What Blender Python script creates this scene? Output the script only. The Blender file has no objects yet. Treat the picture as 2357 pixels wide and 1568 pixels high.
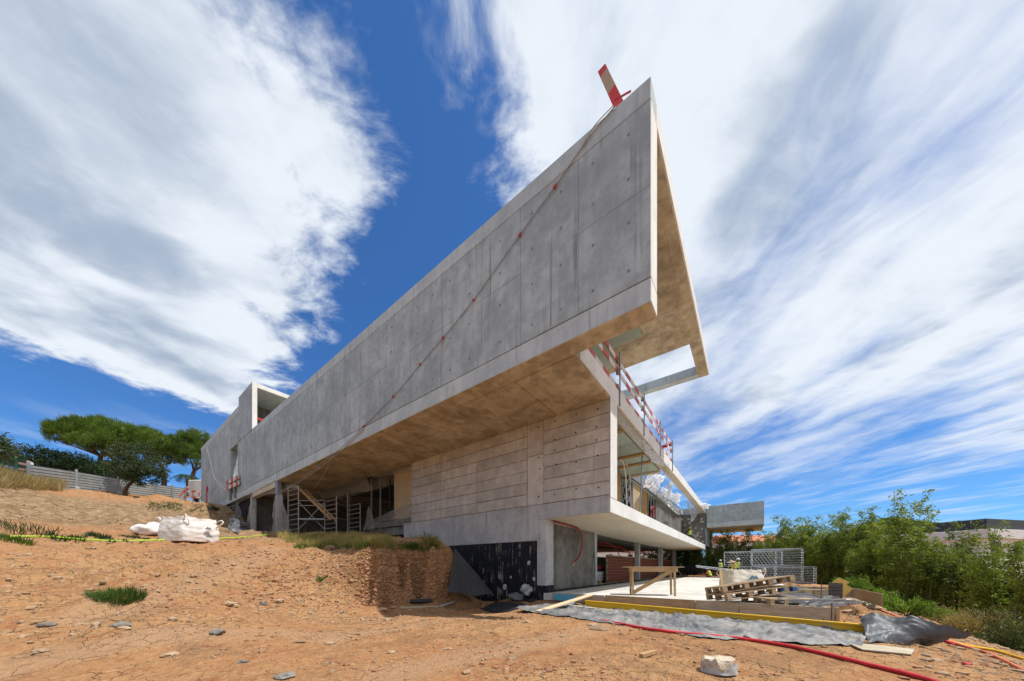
import bpy, bmesh, math, random
import numpy as np
from mathutils import Vector, Matrix, noise as mnoise
random.seed(7); np.random.seed(7)
SC = bpy.context.scene
COL = SC.collection
R = math.radians

# ------------------------------------------------------------------ camera
# building axes are the world axes: X runs along the short side of the house, Y along its long facade, Z up
F, PX, PY, EYE = 723.0, 1178.5, 1305.0, 1.05          # focal length and principal point in picture units (2357 wide)
TH = math.atan2(1725 - PX, F)
FW = Vector((math.cos(TH), math.sin(TH), 0)); RT = Vector((math.sin(TH), -math.cos(TH), 0)); UP = Vector((0, 0, 1))
CAMP = Vector((0, 0, EYE))
cam = bpy.data.cameras.new('camera'); cam_o = bpy.data.objects.new('camera', cam); COL.objects.link(cam_o)
cam.sensor_fit = 'HORIZONTAL'; cam.sensor_width = 36.0; cam.lens = 36.0 * F / 2357.0
cam.shift_y = (PY - 784.0) / 2357.0; cam.clip_start = 0.05; cam.clip_end = 4000
cam_o.location = CAMP; cam_o.rotation_euler = (R(90), 0, TH - R(90))
SC.camera = cam_o

# ------------------------------------------------------------------ sky, sun, exposure
SUND = Vector((0.16, -0.42, 1.0)).normalized()          # towards the sun
SC.view_settings.view_transform = 'Standard'; SC.view_settings.look = 'None'
SC.view_settings.exposure = 0.38; SC.view_settings.gamma = 1.0; SC.view_settings.use_curve_mapping = False
SC.render.engine = 'CYCLES'
SC.cycles.max_bounces = 7; SC.cycles.diffuse_bounces = 4; SC.cycles.glossy_bounces = 2; SC.cycles.transmission_bounces = 4
SC.cycles.transparent_max_bounces = 10; SC.cycles.use_denoising = True
SC.cycles.caustics_reflective = False; SC.cycles.caustics_refractive = False

def nd(nt, typ, ins=None, **props):
    n = nt.nodes.new(typ)
    for k, v in props.items(): setattr(n, k, v)
    for k, v in (ins or {}).items():
        s = n.inputs[k]
        if isinstance(v, bpy.types.NodeSocket): nt.links.new(v, s)
        else: s.default_value = v
    return n
def mth(nt, op, a, b=0.0, c=None, clamp=False):
    n = nd(nt, 'ShaderNodeMath', {0: a, 1: b}, operation=op, use_clamp=clamp)
    if c is not None:
        if isinstance(c, bpy.types.NodeSocket): nt.links.new(c, n.inputs[2])
        else: n.inputs[2].default_value = c
    return n.outputs[0]
def sstep(nt, v, lo, hi, a=0.0, b=1.0):
    n = nd(nt, 'ShaderNodeMapRange', {'Value': v, 'From Min': lo, 'From Max': hi, 'To Min': a, 'To Max': b}, interpolation_type='SMOOTHSTEP')
    return n.outputs[0]
def mixc(nt, f, a, b, mode='MIX'):
    n = nt.nodes.new('ShaderNodeMix'); n.data_type = 'RGBA'; n.blend_type = mode
    for i, v in ((0, f), (6, a), (7, b)):
        s = n.inputs[i]
        if isinstance(v, bpy.types.NodeSocket): nt.links.new(v, s)
        else: s.default_value = v if i == 0 else (tuple(v) + (1,))[:4]
    return n.outputs[2]
def noise(nt, vec, scale, detail=4, rough=0.55, dist=0.0, col=False):
    n = nd(nt, 'ShaderNodeTexNoise', {'Vector': vec, 'Scale': scale, 'Detail': detail, 'Roughness': rough, 'Distortion': dist})
    return n.outputs['Color' if col else 'Fac']

def make_world():
    w = bpy.data.worlds.new('World'); SC.world = w; w.use_nodes = True
    nt = w.node_tree; nt.nodes.clear()
    sky = nd(nt, 'ShaderNodeTexSky', sky_type='NISHITA', sun_disc=False)
    sky.sun_elevation = math.asin(SUND.z); sky.sun_rotation = math.atan2(SUND.x, SUND.y)
    sky.altitude = 200; sky.air_density = 1.0; sky.dust_density = 0.35; sky.ozone_density = 3.2
    d = nd(nt, 'ShaderNodeTexCoord').outputs['Generated']
    dot = lambda v: nd(nt, 'ShaderNodeVectorMath', {0: d, 1: tuple(v)}, operation='DOT_PRODUCT').outputs['Value']
    z = mth(nt, 'MAXIMUM', dot(UP), 0.02)
    s = mth(nt, 'DIVIDE', dot(RT), z); t = mth(nt, 'DIVIDE', dot(FW), z)      # position on a flat cloud deck overhead
    P = nd(nt, 'ShaderNodeCombineXYZ', {0: s, 1: t}).outputs[0]
    warp = noise(nt, P, 1.6, 3, 0.5, 0, True)
    wv = nd(nt, 'ShaderNodeVectorMath', {0: warp, 1: (0.5, 0.5, 0.5)}, operation='SUBTRACT').outputs[0]
    wv = nd(nt, 'ShaderNodeVectorMath', {0: wv, 'Scale': 0.35}, operation='SCALE').outputs[0]
    Pw = nd(nt, 'ShaderNodeVectorMath', {0: P, 1: wv}, operation='ADD').outputs[0]
    def mapped(v, sc, loc=(0, 0, 0)):
        return nd(nt, 'ShaderNodeMapping', {'Vector': v, 'Scale': sc, 'Location': loc}).outputs[0]
    edge = noise(nt, mapped(Pw, (1, 1.25, 1)), 3.6, 10, 0.60)
    edge_s = noise(nt, mapped(Pw, (1, 1.25, 1), (-0.07, 0.05, 0)), 3.6, 7, 0.58)     # same field a step towards the sun           # ragged cumulus edge
    big = noise(nt, mapped(Pw, (1.3, 0.5, 1), (3.1, 0.4, 0)), 1.7, 5, 0.5)
    streak = noise(nt, mapped(Pw, (1.0, 0.34, 1), (1.7, 5.2, 0)), 2.6, 5, 0.50)   # streaks blown along the view
    fine = noise(nt, mapped(Pw, (1.0, 1.15, 1), (7.7, 2.2, 0)), 11.0, 8, 0.62)
    lin = lambda ks, kt, k0: mth(nt, 'ADD', mth(nt, 'MULTIPLY', s, ks), mth(nt, 'MULTIPLY_ADD', t, kt, k0))
    mn = lambda a, b: mth(nt, 'SMOOTH_MIN', a, b, 0.06)
    # left cloud bank
    A = lin(-1, 0.56, -0.26 - 0.49)
    B = lin(-0.76, -0.76, 0.34)
    Cc = lin(0.80, -0.40, 2.34)
    left = mn(mn(A, B), Cc)
    e1 = mth(nt, 'MULTIPLY_ADD', edge, 0.62, -0.31)
    e2 = mth(nt, 'MULTIPLY_ADD', fine, 0.26, -0.13)
    left = mth(nt, 'ADD', mth(nt, 'ADD', left, e1), e2)
    aL = sstep(nt, left, -0.075, 0.13)
    # right cloud field
    Rg = lin(1, -0.38, 0.137 + 0.21)
    Rg = mth(nt, 'ADD', Rg, mth(nt, 'ADD', e1, mth(nt, 'MULTIPLY', e2, 0.7)))
    gR = sstep(nt, Rg, -0.03, 0.16)
    thin = sstep(nt, t, 0.8, 4.2, 0.37, -0.06)
    dens = mth(nt, 'ADD', mth(nt, 'MULTIPLY_ADD', streak, 0.85, -0.425), mth(nt, 'MULTIPLY_ADD', big, 1.1, -0.55))
    dens = mth(nt, 'ADD', dens, mth(nt, 'MULTIPLY_ADD', fine, 0.20, -0.10))
    aR = mth(nt, 'MULTIPLY', sstep(nt, mth(nt, 'ADD', dens, thin), -0.16, 0.44), mth(nt, 'MULTIPLY', gR, sstep(nt, t, 1.4, 4.0, 1.0, 0.62)))
    # thin veils everywhere low down
    veil = mth(nt, 'MULTIPLY', sstep(nt, mth(nt, 'ADD', dens, 0.02), -0.05, 0.36), 0.36)
    veil = mth(nt, 'MULTIPLY', veil, sstep(nt, t, 1.6, 2.6))
    al = mth(nt, 'MAXIMUM', mth(nt, 'MAXIMUM', aL, aR), veil)
    al = mth(nt, 'MULTIPLY', al, 0.97)
    # cloud body: white rims and tops, blue-grey bellies
    body = noise(nt, mapped(Pw, (1.1, 1.1, 1), (0.3, 9.1, 0)), 1.5, 3, 0.5)
    body = mth(nt, 'ADD', body, mth(nt, 'MULTIPLY', mth(nt, 'MULTIPLY_ADD', streak, 0.45, -0.22), gR))
    rim = mth(nt, 'MULTIPLY', sstep(nt, left, 0.55, 0.10), 0.22)
    shade = mth(nt, 'MULTIPLY', mth(nt, 'SUBTRACT', edge, edge_s), 0.45)
    bw = sstep(nt, mth(nt, 'ADD', mth(nt, 'ADD', body, rim), shade), 0.38, 0.76)
    ccol = mixc(nt, bw, (0.315, 0.385, 0.485), (0.665, 0.71, 0.765))
    skyc = mixc(nt, 1.0, sky.outputs[0], (0.040, 0.075, 0.112), 'MULTIPLY')
    final = mixc(nt, al, skyc, ccol)
    bg = nd(nt, 'ShaderNodeBackground', {'Color': final, 'Strength': 1.0})
    nt.links.new(bg.outputs[0], nd(nt, 'ShaderNodeOutputWorld').inputs[0])
make_world()
sun = bpy.data.lights.new('sun', 'SUN'); sun.energy = 4.0; sun.angle = R(0.53); sun.color = (1.0, 0.97, 0.925)
sun_o = bpy.data.objects.new('sun', sun); COL.objects.link(sun_o)
sun_o.rotation_euler = SUND.to_track_quat('Z', 'Y').to_euler(); sun_o.location = (10, -20, 60)
# ------------------------------------------------------------------ picture point -> place
def ray(x, y): return FW + RT * ((x - PX) / F) + UP * ((PY - y) / F)
def on_z(x, y, z): d = ray(x, y); return CAMP + d * ((z - EYE) / d.z)
def on_x(x, y, X): d = ray(x, y); return CAMP + d * (X / d.x)
def on_y(x, y, Y): d = ray(x, y); return CAMP + d * (Y / d.y)
def at_d(x, y, w): return CAMP + ray(x, y) * w

# ------------------------------------------------------------------ mesh builder and object helpers
class MB:
    def __init__(s): s.v = []; s.f = []; s.m = []; s.cm = 0
    def add(s, vs, fs):
        o = len(s.v); s.v += [tuple(v) for v in vs]; s.f += [tuple(i + o for i in f) for f in fs]; s.m += [s.cm] * len(fs); return s
    def box(s, a, b):
        (x0, y0, z0), (x1, y1, z1) = a, b
        return s.add([(x0,y0,z0),(x1,y0,z0),(x1,y1,z0),(x0,y1,z0),(x0,y0,z1),(x1,y0,z1),(x1,y1,z1),(x0,y1,z1)],
                     [(0,3,2,1),(4,5,6,7),(0,1,5,4),(1,2,6,5),(2,3,7,6),(3,0,4,7)])
    def bbox(s, a, b, r=0.01):                       # box with chamfered edges
        bm = bmesh.new(); bmesh.ops.create_cube(bm, size=1)
        c = [(a[i] + b[i]) / 2 for i in range(3)]; d = [abs(b[i] - a[i]) for i in range(3)]
        for v in bm.verts: v.co = Vector((v.co.x * d[0] + c[0], v.co.y * d[1] + c[1], v.co.z * d[2] + c[2]))
        bmesh.ops.bevel(bm, geom=list(bm.edges), offset=min(r, min(d) * 0.4), segments=1, affect='EDGES')
        bm.verts.index_update()
        s.add([v.co.copy() for v in bm.verts], [[v.index for v in f.verts] for f in bm.faces]); bm.free(); return s
    def bar(s, p, q, w, h, up=(0, 0, 1)):             # box along a segment, w sideways, h along up
        p = Vector(p); q = Vector(q); d = (q - p).normalized(); u = Vector(up)
        if abs(d.dot(u)) > 0.98: u = Vector((1, 0, 0))
        sd = d.cross(u).normalized() * (w / 2); u = sd.cross(d).normalized() * (h / 2)
        vs = [e + a * sd + b * u for e in (p, q) for a, b in ((-1, -1), (1, -1), (1, 1), (-1, 1))]
        return s.add(vs, [(0,1,2,3),(7,6,5,4),(0,4,5,1),(1,5,6,2),(2,6,7,3),(3,7,4,0)])
    def tube(s, pts, r, n=6, cap=True):
        pts = [Vector(p) for p in pts]; rr = r if hasattr(r, '__len__') else [r] * len(pts)
        vs = []; ref = None
        for i, p in enumerate(pts):
            d = (pts[min(i + 1, len(pts) - 1)] - pts[max(i - 1, 0)])
            d = d.normalized() if d.length > 1e-9 else Vector((0, 0, 1))
            if ref is None: ref = d.orthogonal().normalized()
            ref = (ref - d * ref.dot(d)); ref = ref.normalized() if ref.length > 1e-6 else d.orthogonal().normalized()
            b = d.cross(ref)
            for k in range(n):
                a = 2 * math.pi * k / n; vs.append(p + (ref * math.cos(a) + b * math.sin(a)) * rr[i])
        fs = [(i * n + k, i * n + (k + 1) % n, (i + 1) * n + (k + 1) % n, (i + 1) * n + k) for i in range(len(pts) - 1) for k in range(n)]
        if cap: fs += [tuple(reversed(range(n))), tuple(range((len(pts) - 1) * n, len(pts) * n))]
        return s.add(vs, fs)
    def grid(s, fn, nu, nv, closed=False):
        vs = [fn(i / nu, j / nv) for j in range(nv + 1) for i in range(nu + 1)]
        return s.add(vs, [(j*(nu+1)+i, j*(nu+1)+i+1, (j+1)*(nu+1)+i+1, (j+1)*(nu+1)+i) for j in range(nv) for i in range(nu)])
    def prism(s, poly, ext):                         # polygon of 3D points swept by ext
        n = len(poly); e = Vector(ext); P = [Vector(p) for p in poly]
        return s.add(P + [p + e for p in P], [tuple(reversed(range(n))), tuple(range(n, 2*n))] + [(i, (i+1) % n, n + (i+1) % n, n + i) for i in range(n)])
    def rock(s, c, r, sq=(1, 1, 0.7), sub=1, j=0.25):
        bm = bmesh.new(); bmesh.ops.create_icosphere(bm, subdivisions=sub, radius=1)
        o = Vector((random.random(), random.random(), random.random())) * 50
        for v in bm.verts:
            k = 1 + j * (mnoise.noise(v.co * 1.3 + o) + 0.5 * mnoise.noise(v.co * 3 + o))
            v.co = Vector((v.co.x * sq[0], v.co.y * sq[1], v.co.z * sq[2])) * k * r + Vector(c)
        bm.verts.index_update()
        s.add([v.co.copy() for v in bm.verts], [[v.index for v in f.verts] for f in bm.faces]); bm.free(); return s
    def mesh(s, name, mat, smooth=False):
        me = bpy.data.meshes.new(name); me.from_pydata(s.v, [], s.f)
        for m in (mat if isinstance(mat, (list, tuple)) else [mat]): me.materials.append(m)
        if any(s.m): me.polygons.foreach_set('material_index', s.m)
        if smooth: me.polygons.foreach_set('use_smooth', [True] * len(me.polygons))
        me.update(); return me
    def build(s, name, mat, parent=None, smooth=False, **tags):
        o = bpy.data.objects.new(name, s.mesh(name, mat, smooth)); COL.objects.link(o)
        if parent is not None: o.parent = parent
        for k, v in tags.items(): o[k] = v
        return o
def thing(name, label, cat, loc=(0, 0, 0), rz=0.0, group=None, sc=1.0):
    o = bpy.data.objects.new(name, None); COL.objects.link(o); o.location = loc; o.rotation_euler = (0, 0, rz); o.scale = (sc,) * 3
    o.empty_display_size = 0.2
    o['label'] = label; o['category'] = cat
    if group: o['group'] = group
    return o
def tag(o, label, cat, group=None):
    o['label'] = label; o['category'] = cat
    if group: o['group'] = group
    return o
def share(name, me, parent=None, loc=(0, 0, 0), rot=(0, 0, 0), sc=(1, 1, 1)):
    o = bpy.data.objects.new(name, me); COL.objects.link(o); o.location = loc; o.rotation_euler = rot
    o.scale = sc if hasattr(sc, '__len__') else (sc,) * 3
    if parent is not None: o.parent = parent
    return o
def copy_tree(o, parent=None):
    c = o.copy(); COL.objects.link(c); c.parent = parent
    for ch in list(o.children): copy_tree(ch, c)
    return c
def curve_pts(pts, n=8):                              # Catmull-Rom through points
    P = [Vector(p) for p in pts]; P = [P[0]] + P + [P[-1]]; out = []
    for i in range(1, len(P) - 2):
        for k in range(n):
            t = k / n; a, b, c, d = P[i-1], P[i], P[i+1], P[i+2]
            out.append(0.5 * ((2*b) + (c-a)*t + (2*a-5*b+4*c-d)*t*t + (3*b-a-3*c+d)*t**3))
    out.append(P[-2]); return out
def text_mesh(txt, size, mat, depth=0.002):
    cu = bpy.data.curves.new('lettering', 'FONT'); cu.body = txt; cu.size = size; cu.extrude = depth; cu.align_x = 'CENTER'; cu.resolution_u = 3
    o = bpy.data.objects.new('lettering', cu); COL.objects.link(o)
    me = bpy.data.meshes.new_from_object(o.evaluated_get(bpy.context.evaluated_depsgraph_get()))
    bpy.data.objects.remove(o); bpy.data.curves.remove(cu)
    me.materials.clear(); me.materials.append(mat); return me

# ------------------------------------------------------------------ materials
def new_mat(name):
    m = bpy.data.materials.new(name); m.use_nodes = True; nt = m.node_tree; nt.nodes.clear()
    out = nd(nt, 'ShaderNodeOutputMaterial'); b = nd(nt, 'ShaderNodeBsdfPrincipled'); nt.links.new(b.outputs[0], out.inputs[0])
    return m, nt, b, out
def setin(nt, n, k, v):
    if isinstance(v, bpy.types.NodeSocket): nt.links.new(v, n.inputs[k])
    else: n.inputs[k].default_value = v
def mapv(nt, v, sc=(1, 1, 1), loc=(0, 0, 0), rot=(0, 0, 0)):
    return nd(nt, 'ShaderNodeMapping', {'Vector': v, 'Scale': sc, 'Location': loc, 'Rotation': rot}).outputs[0]
def bump(nt, b, h, strength=0.3, dist=0.02):
    n = nd(nt, 'ShaderNodeBump', {'Height': h, 'Strength': strength, 'Distance': dist}); nt.links.new(n.outputs[0], b.inputs['Normal'])
def simple(name, c1, c2=None, scale=8.0, rough=0.8, metal=0.0, st=(1, 1, 1), bmp=0.15, bd=0.01, rnd=0.15, detail=5, spec=0.3, lo=0.35, hi=0.65):
    m, nt, b, out = new_mat(name)
    c2 = c2 or tuple(x * 0.75 for x in c1)
    co = nd(nt, 'ShaderNodeTexCoord').outputs['Object']
    oi = nd(nt, 'ShaderNodeObjectInfo').outputs['Random']
    off = nd(nt, 'ShaderNodeVectorMath', {0: (13.7, 7.1, 3.3), 'Scale': oi}, operation='SCALE').outputs[0]
    v = mapv(nt, nd(nt, 'ShaderNodeVectorMath', {0: co, 1: off}, operation='ADD').outputs[0], st)
    n1 = noise(nt, v, scale, detail, 0.6); n2 = noise(nt, v, scale * 6, 3, 0.6)
    f = sstep(nt, mth(nt, 'MULTIPLY_ADD', n2, 0.3, mth(nt, 'MULTIPLY', n1, 0.7)), lo, hi)
    c = mixc(nt, f, c2, c1)
    k = mth(nt, 'MULTIPLY_ADD', oi, 2 * rnd, 1 - rnd)
    c = mixc(nt, 1.0, c, nd(nt, 'ShaderNodeCombineColor', {0: k, 1: k, 2: k}).outputs[0], 'MULTIPLY')
    setin(nt, b, 'Base Color', c); setin(nt, b, 'Roughness', rough); setin(nt, b, 'Metallic', metal); setin(nt, b, 'Specular IOR Level', spec)
    if bmp: bump(nt, b, mth(nt, 'ADD', n1, mth(nt, 'MULTIPLY', n2, 0.5)), bmp, bd)
    return m
def concrete(name, base, dark, stain=None, stain_amt=0.5, streak=0.35, rough=0.85, rnd=0.06, patch=1.0, axis=2, grain=0.12, runs=0.0):
    """board-marked cast concrete: cloudy patches, run-off streaks down the wall, pores, optional brown form-oil stains"""
    m, nt, b, out = new_mat(name)
    co = nd(nt, 'ShaderNodeNewGeometry').outputs['Position']
    oi = nd(nt, 'ShaderNodeObjectInfo').outputs['Random']
    n_big = noise(nt, co, 0.55 * patch, 5, 0.6, 0.3); n_mid = noise(nt, co, 2.6 * patch, 6, 0.65); n_fine = noise(nt, co, 38, 4, 0.7)
    sc = [3.2, 3.2, 3.2]; sc[axis] = 0.22
    n_st = noise(nt, mapv(nt, co, tuple(sc)), 1.0, 7, 0.62, 0.3)
    v = mth(nt, 'ADD', mth(nt, 'MULTIPLY', n_big, 0.5), mth(nt, 'MULTIPLY', n_mid, 0.35))
    v = mth(nt, 'ADD', v, mth(nt, 'MULTIPLY', n_st, streak)); v = mth(nt, 'ADD', v, mth(nt, 'MULTIPLY', n_fine, grain))
    mid = (0.85 + streak + grain) / 2
    f = sstep(nt, v, mid - 0.13, mid + 0.13)
    c = mixc(nt, f, dark, base)
    if runs:
        sr = [7.0, 7.0, 7.0]; sr[axis] = 0.16; rn = noise(nt, mapv(nt, co, tuple(sr)), 1.0, 4, 0.55)
        c = mixc(nt, mth(nt, 'MULTIPLY', mth(nt, 'MULTIPLY', sstep(nt, rn, 0.56, 0.70), sstep(nt, n_big, 0.42, 0.60)), runs), c, tuple(x * 0.45 for x in dark))
    if stain:
        s1 = noise(nt, co, 0.9, 6, 0.62, 0.6); s2 = noise(nt, co, 3.3, 5, 0.6, 0.4)
        sf = mth(nt, 'MULTIPLY', sstep(nt, mth(nt, 'ADD', mth(nt, 'MULTIPLY', s1, 0.65), mth(nt, 'MULTIPLY', s2, 0.35)), 0.40, 0.62), stain_amt)
        c = mixc(nt, sf, c, stain)
    pores = nd(nt, 'ShaderNodeTexVoronoi', {'Vector': co, 'Scale': 5.5, 'Randomness': 1.0}).outputs['Distance']
    pf = sstep(nt, pores, 0.055, 0.03)
    c = mixc(nt, mth(nt, 'MULTIPLY', pf, 0.5), c, tuple(x * 0.4 for x in dark))
    k = mth(nt, 'MULTIPLY_ADD', oi, 2 * rnd, 1 - rnd)
    c = mixc(nt, 1.0, c, nd(nt, 'ShaderNodeCombineColor', {0: k, 1: k, 2: k}).outputs[0], 'MULTIPLY')
    setin(nt, b, 'Base Color', c); setin(nt, b, 'Roughness', rough); setin(nt, b, 'Specular IOR Level', 0.25)
    bump(nt, b, mth(nt, 'ADD', mth(nt, 'ADD', n_mid, mth(nt, 'MULTIPLY', n_fine, 0.35)), mth(nt, 'MULTIPLY', pf, -0.6)), 0.22, 0.012)
    return m
def wood(name, c1, c2, scale=3.0, axis=0, rough=0.75, rnd=0.18, ring=14.0):
    m, nt, b, out = new_mat(name)
    co = nd(nt, 'ShaderNodeTexCoord').outputs['Object']; oi = nd(nt, 'ShaderNodeObjectInfo').outputs['Random']
    off = nd(nt, 'ShaderNodeVectorMath', {0: (11.7, 5.1, 9.3), 'Scale': oi}, operation='SCALE').outputs[0]
    sc = [ring] * 3; sc[axis] = 0.9
    v = mapv(nt, nd(nt, 'ShaderNodeVectorMath', {0: co, 1: off}, operation='ADD').outputs[0], tuple(sc))
    g = noise(nt, v, scale, 6, 0.6, 0.8); w = noise(nt, co, 2.2, 4, 0.6)
    f = sstep(nt, mth(nt, 'ADD', mth(nt, 'MULTIPLY', g, 0.7), mth(nt, 'MULTIPLY', w, 0.3)), 0.36, 0.62)
    c = mixc(nt, f, c2, c1); k = mth(nt, 'MULTIPLY_ADD', oi, 2 * rnd, 1 - rnd)
    c = mixc(nt, 1.0, c, nd(nt, 'ShaderNodeCombineColor', {0: k, 1: k, 2: k}).outputs[0], 'MULTIPLY')
    setin(nt, b, 'Base Color', c); setin(nt, b, 'Roughness', rough); setin(nt, b, 'Specular IOR Level', 0.25)
    bump(nt, b, g, 0.15, 0.004); return m
def leafmat(name, c1, c2, trans=0.35, scale=0.8, rough=0.55):
    m, nt, b, out = new_mat(name)
    co = nd(nt, 'ShaderNodeNewGeometry').outputs['Position']; oi = nd(nt, 'ShaderNodeObjectInfo').outputs['Random']
    f = sstep(nt, mth(nt, 'ADD', mth(nt, 'MULTIPLY', noise(nt, co, scale, 3), 0.6), mth(nt, 'MULTIPLY', noise(nt, co, scale * 14, 2), 0.4)), 0.36, 0.64)
    c = mixc(nt, f, c1, c2); k = mth(nt, 'MULTIPLY_ADD', oi, 0.6, 0.68)
    c = mixc(nt, 1.0, c, nd(nt, 'ShaderNodeCombineColor', {0: k, 1: k, 2: mth(nt, 'MULTIPLY', k, 0.95)}).outputs[0], 'MULTIPLY')
    setin(nt, b, 'Base Color', c); setin(nt, b, 'Roughness', rough); setin(nt, b, 'Specular IOR Level', 0.3)
    tr = nd(nt, 'ShaderNodeBsdfTranslucent', {'Color': mixc(nt, 1.0, c, (1.15, 1.25, 0.55), 'MULTIPLY')})
    mx = nd(nt, 'ShaderNodeMixShader', {0: trans}); nt.links.new(b.outputs[0], mx.inputs[1]); nt.links.new(tr.outputs[0], mx.inputs[2])
    nt.links.new(mx.outputs[0], out.inputs[0]); return m
def sheetmat(name, col=(0.75, 0.76, 0.77), clear=0.35, rough=0.3, trans=0.45):
    """thin builder's film: partly see-through, partly milky"""
    m, nt, b, out = new_mat(name)
    co = nd(nt, 'ShaderNodeTexCoord').outputs['Object']; n = noise(nt, co, 5, 4)
    setin(nt, b, 'Base Color', mixc(nt, n, tuple(x * 0.85 for x in col), col)); setin(nt, b, 'Roughness', rough); setin(nt, b, 'Specular IOR Level', 0.5)
    bump(nt, b, noise(nt, co, 9, 3, 0.5), 0.15, 0.02)
    t = nd(nt, 'ShaderNodeBsdfTranslucent', {'Color': tuple(col) + (1,)}); p = nd(nt, 'ShaderNodeBsdfTransparent')
    m1 = nd(nt, 'ShaderNodeMixShader', {0: trans}); nt.links.new(b.outputs[0], m1.inputs[1]); nt.links.new(t.outputs[0], m1.inputs[2])
    m2 = nd(nt, 'ShaderNodeMixShader', {0: sstep(nt, n, 0.2, 0.8, clear * 0.85, min(1, clear * 1.15))}); nt.links.new(m1.outputs[0], m2.inputs[1]); nt.links.new(p.outputs[0], m2.inputs[2])
    nt.links.new(m2.outputs[0], out.inputs[0]); return m
def striped(name, c1, c2, width, axis=(1, 0, 0), dirt=0.3):
    """paint stripes measured along the object's own axis"""
    m, nt, b, out = new_mat(name)
    co = nd(nt, 'ShaderNodeTexCoord').outputs['Object']
    d = nd(nt, 'ShaderNodeVectorMath', {0: co, 1: axis}, operation='DOT_PRODUCT').outputs['Value']
    fr = mth(nt, 'PINGPONG', d, width); f = mth(nt, 'GREATER_THAN', fr, width / 2)
    c = mixc(nt, f, c1, c2); c = mixc(nt, mth(nt, 'MULTIPLY', sstep(nt, noise(nt, co, 5, 5, 0.65), 0.42, 0.66), dirt), c, (0.35, 0.27, 0.2))
    setin(nt, b, 'Base Color', c); setin(nt, b, 'Roughness', 0.65); return m

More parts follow.
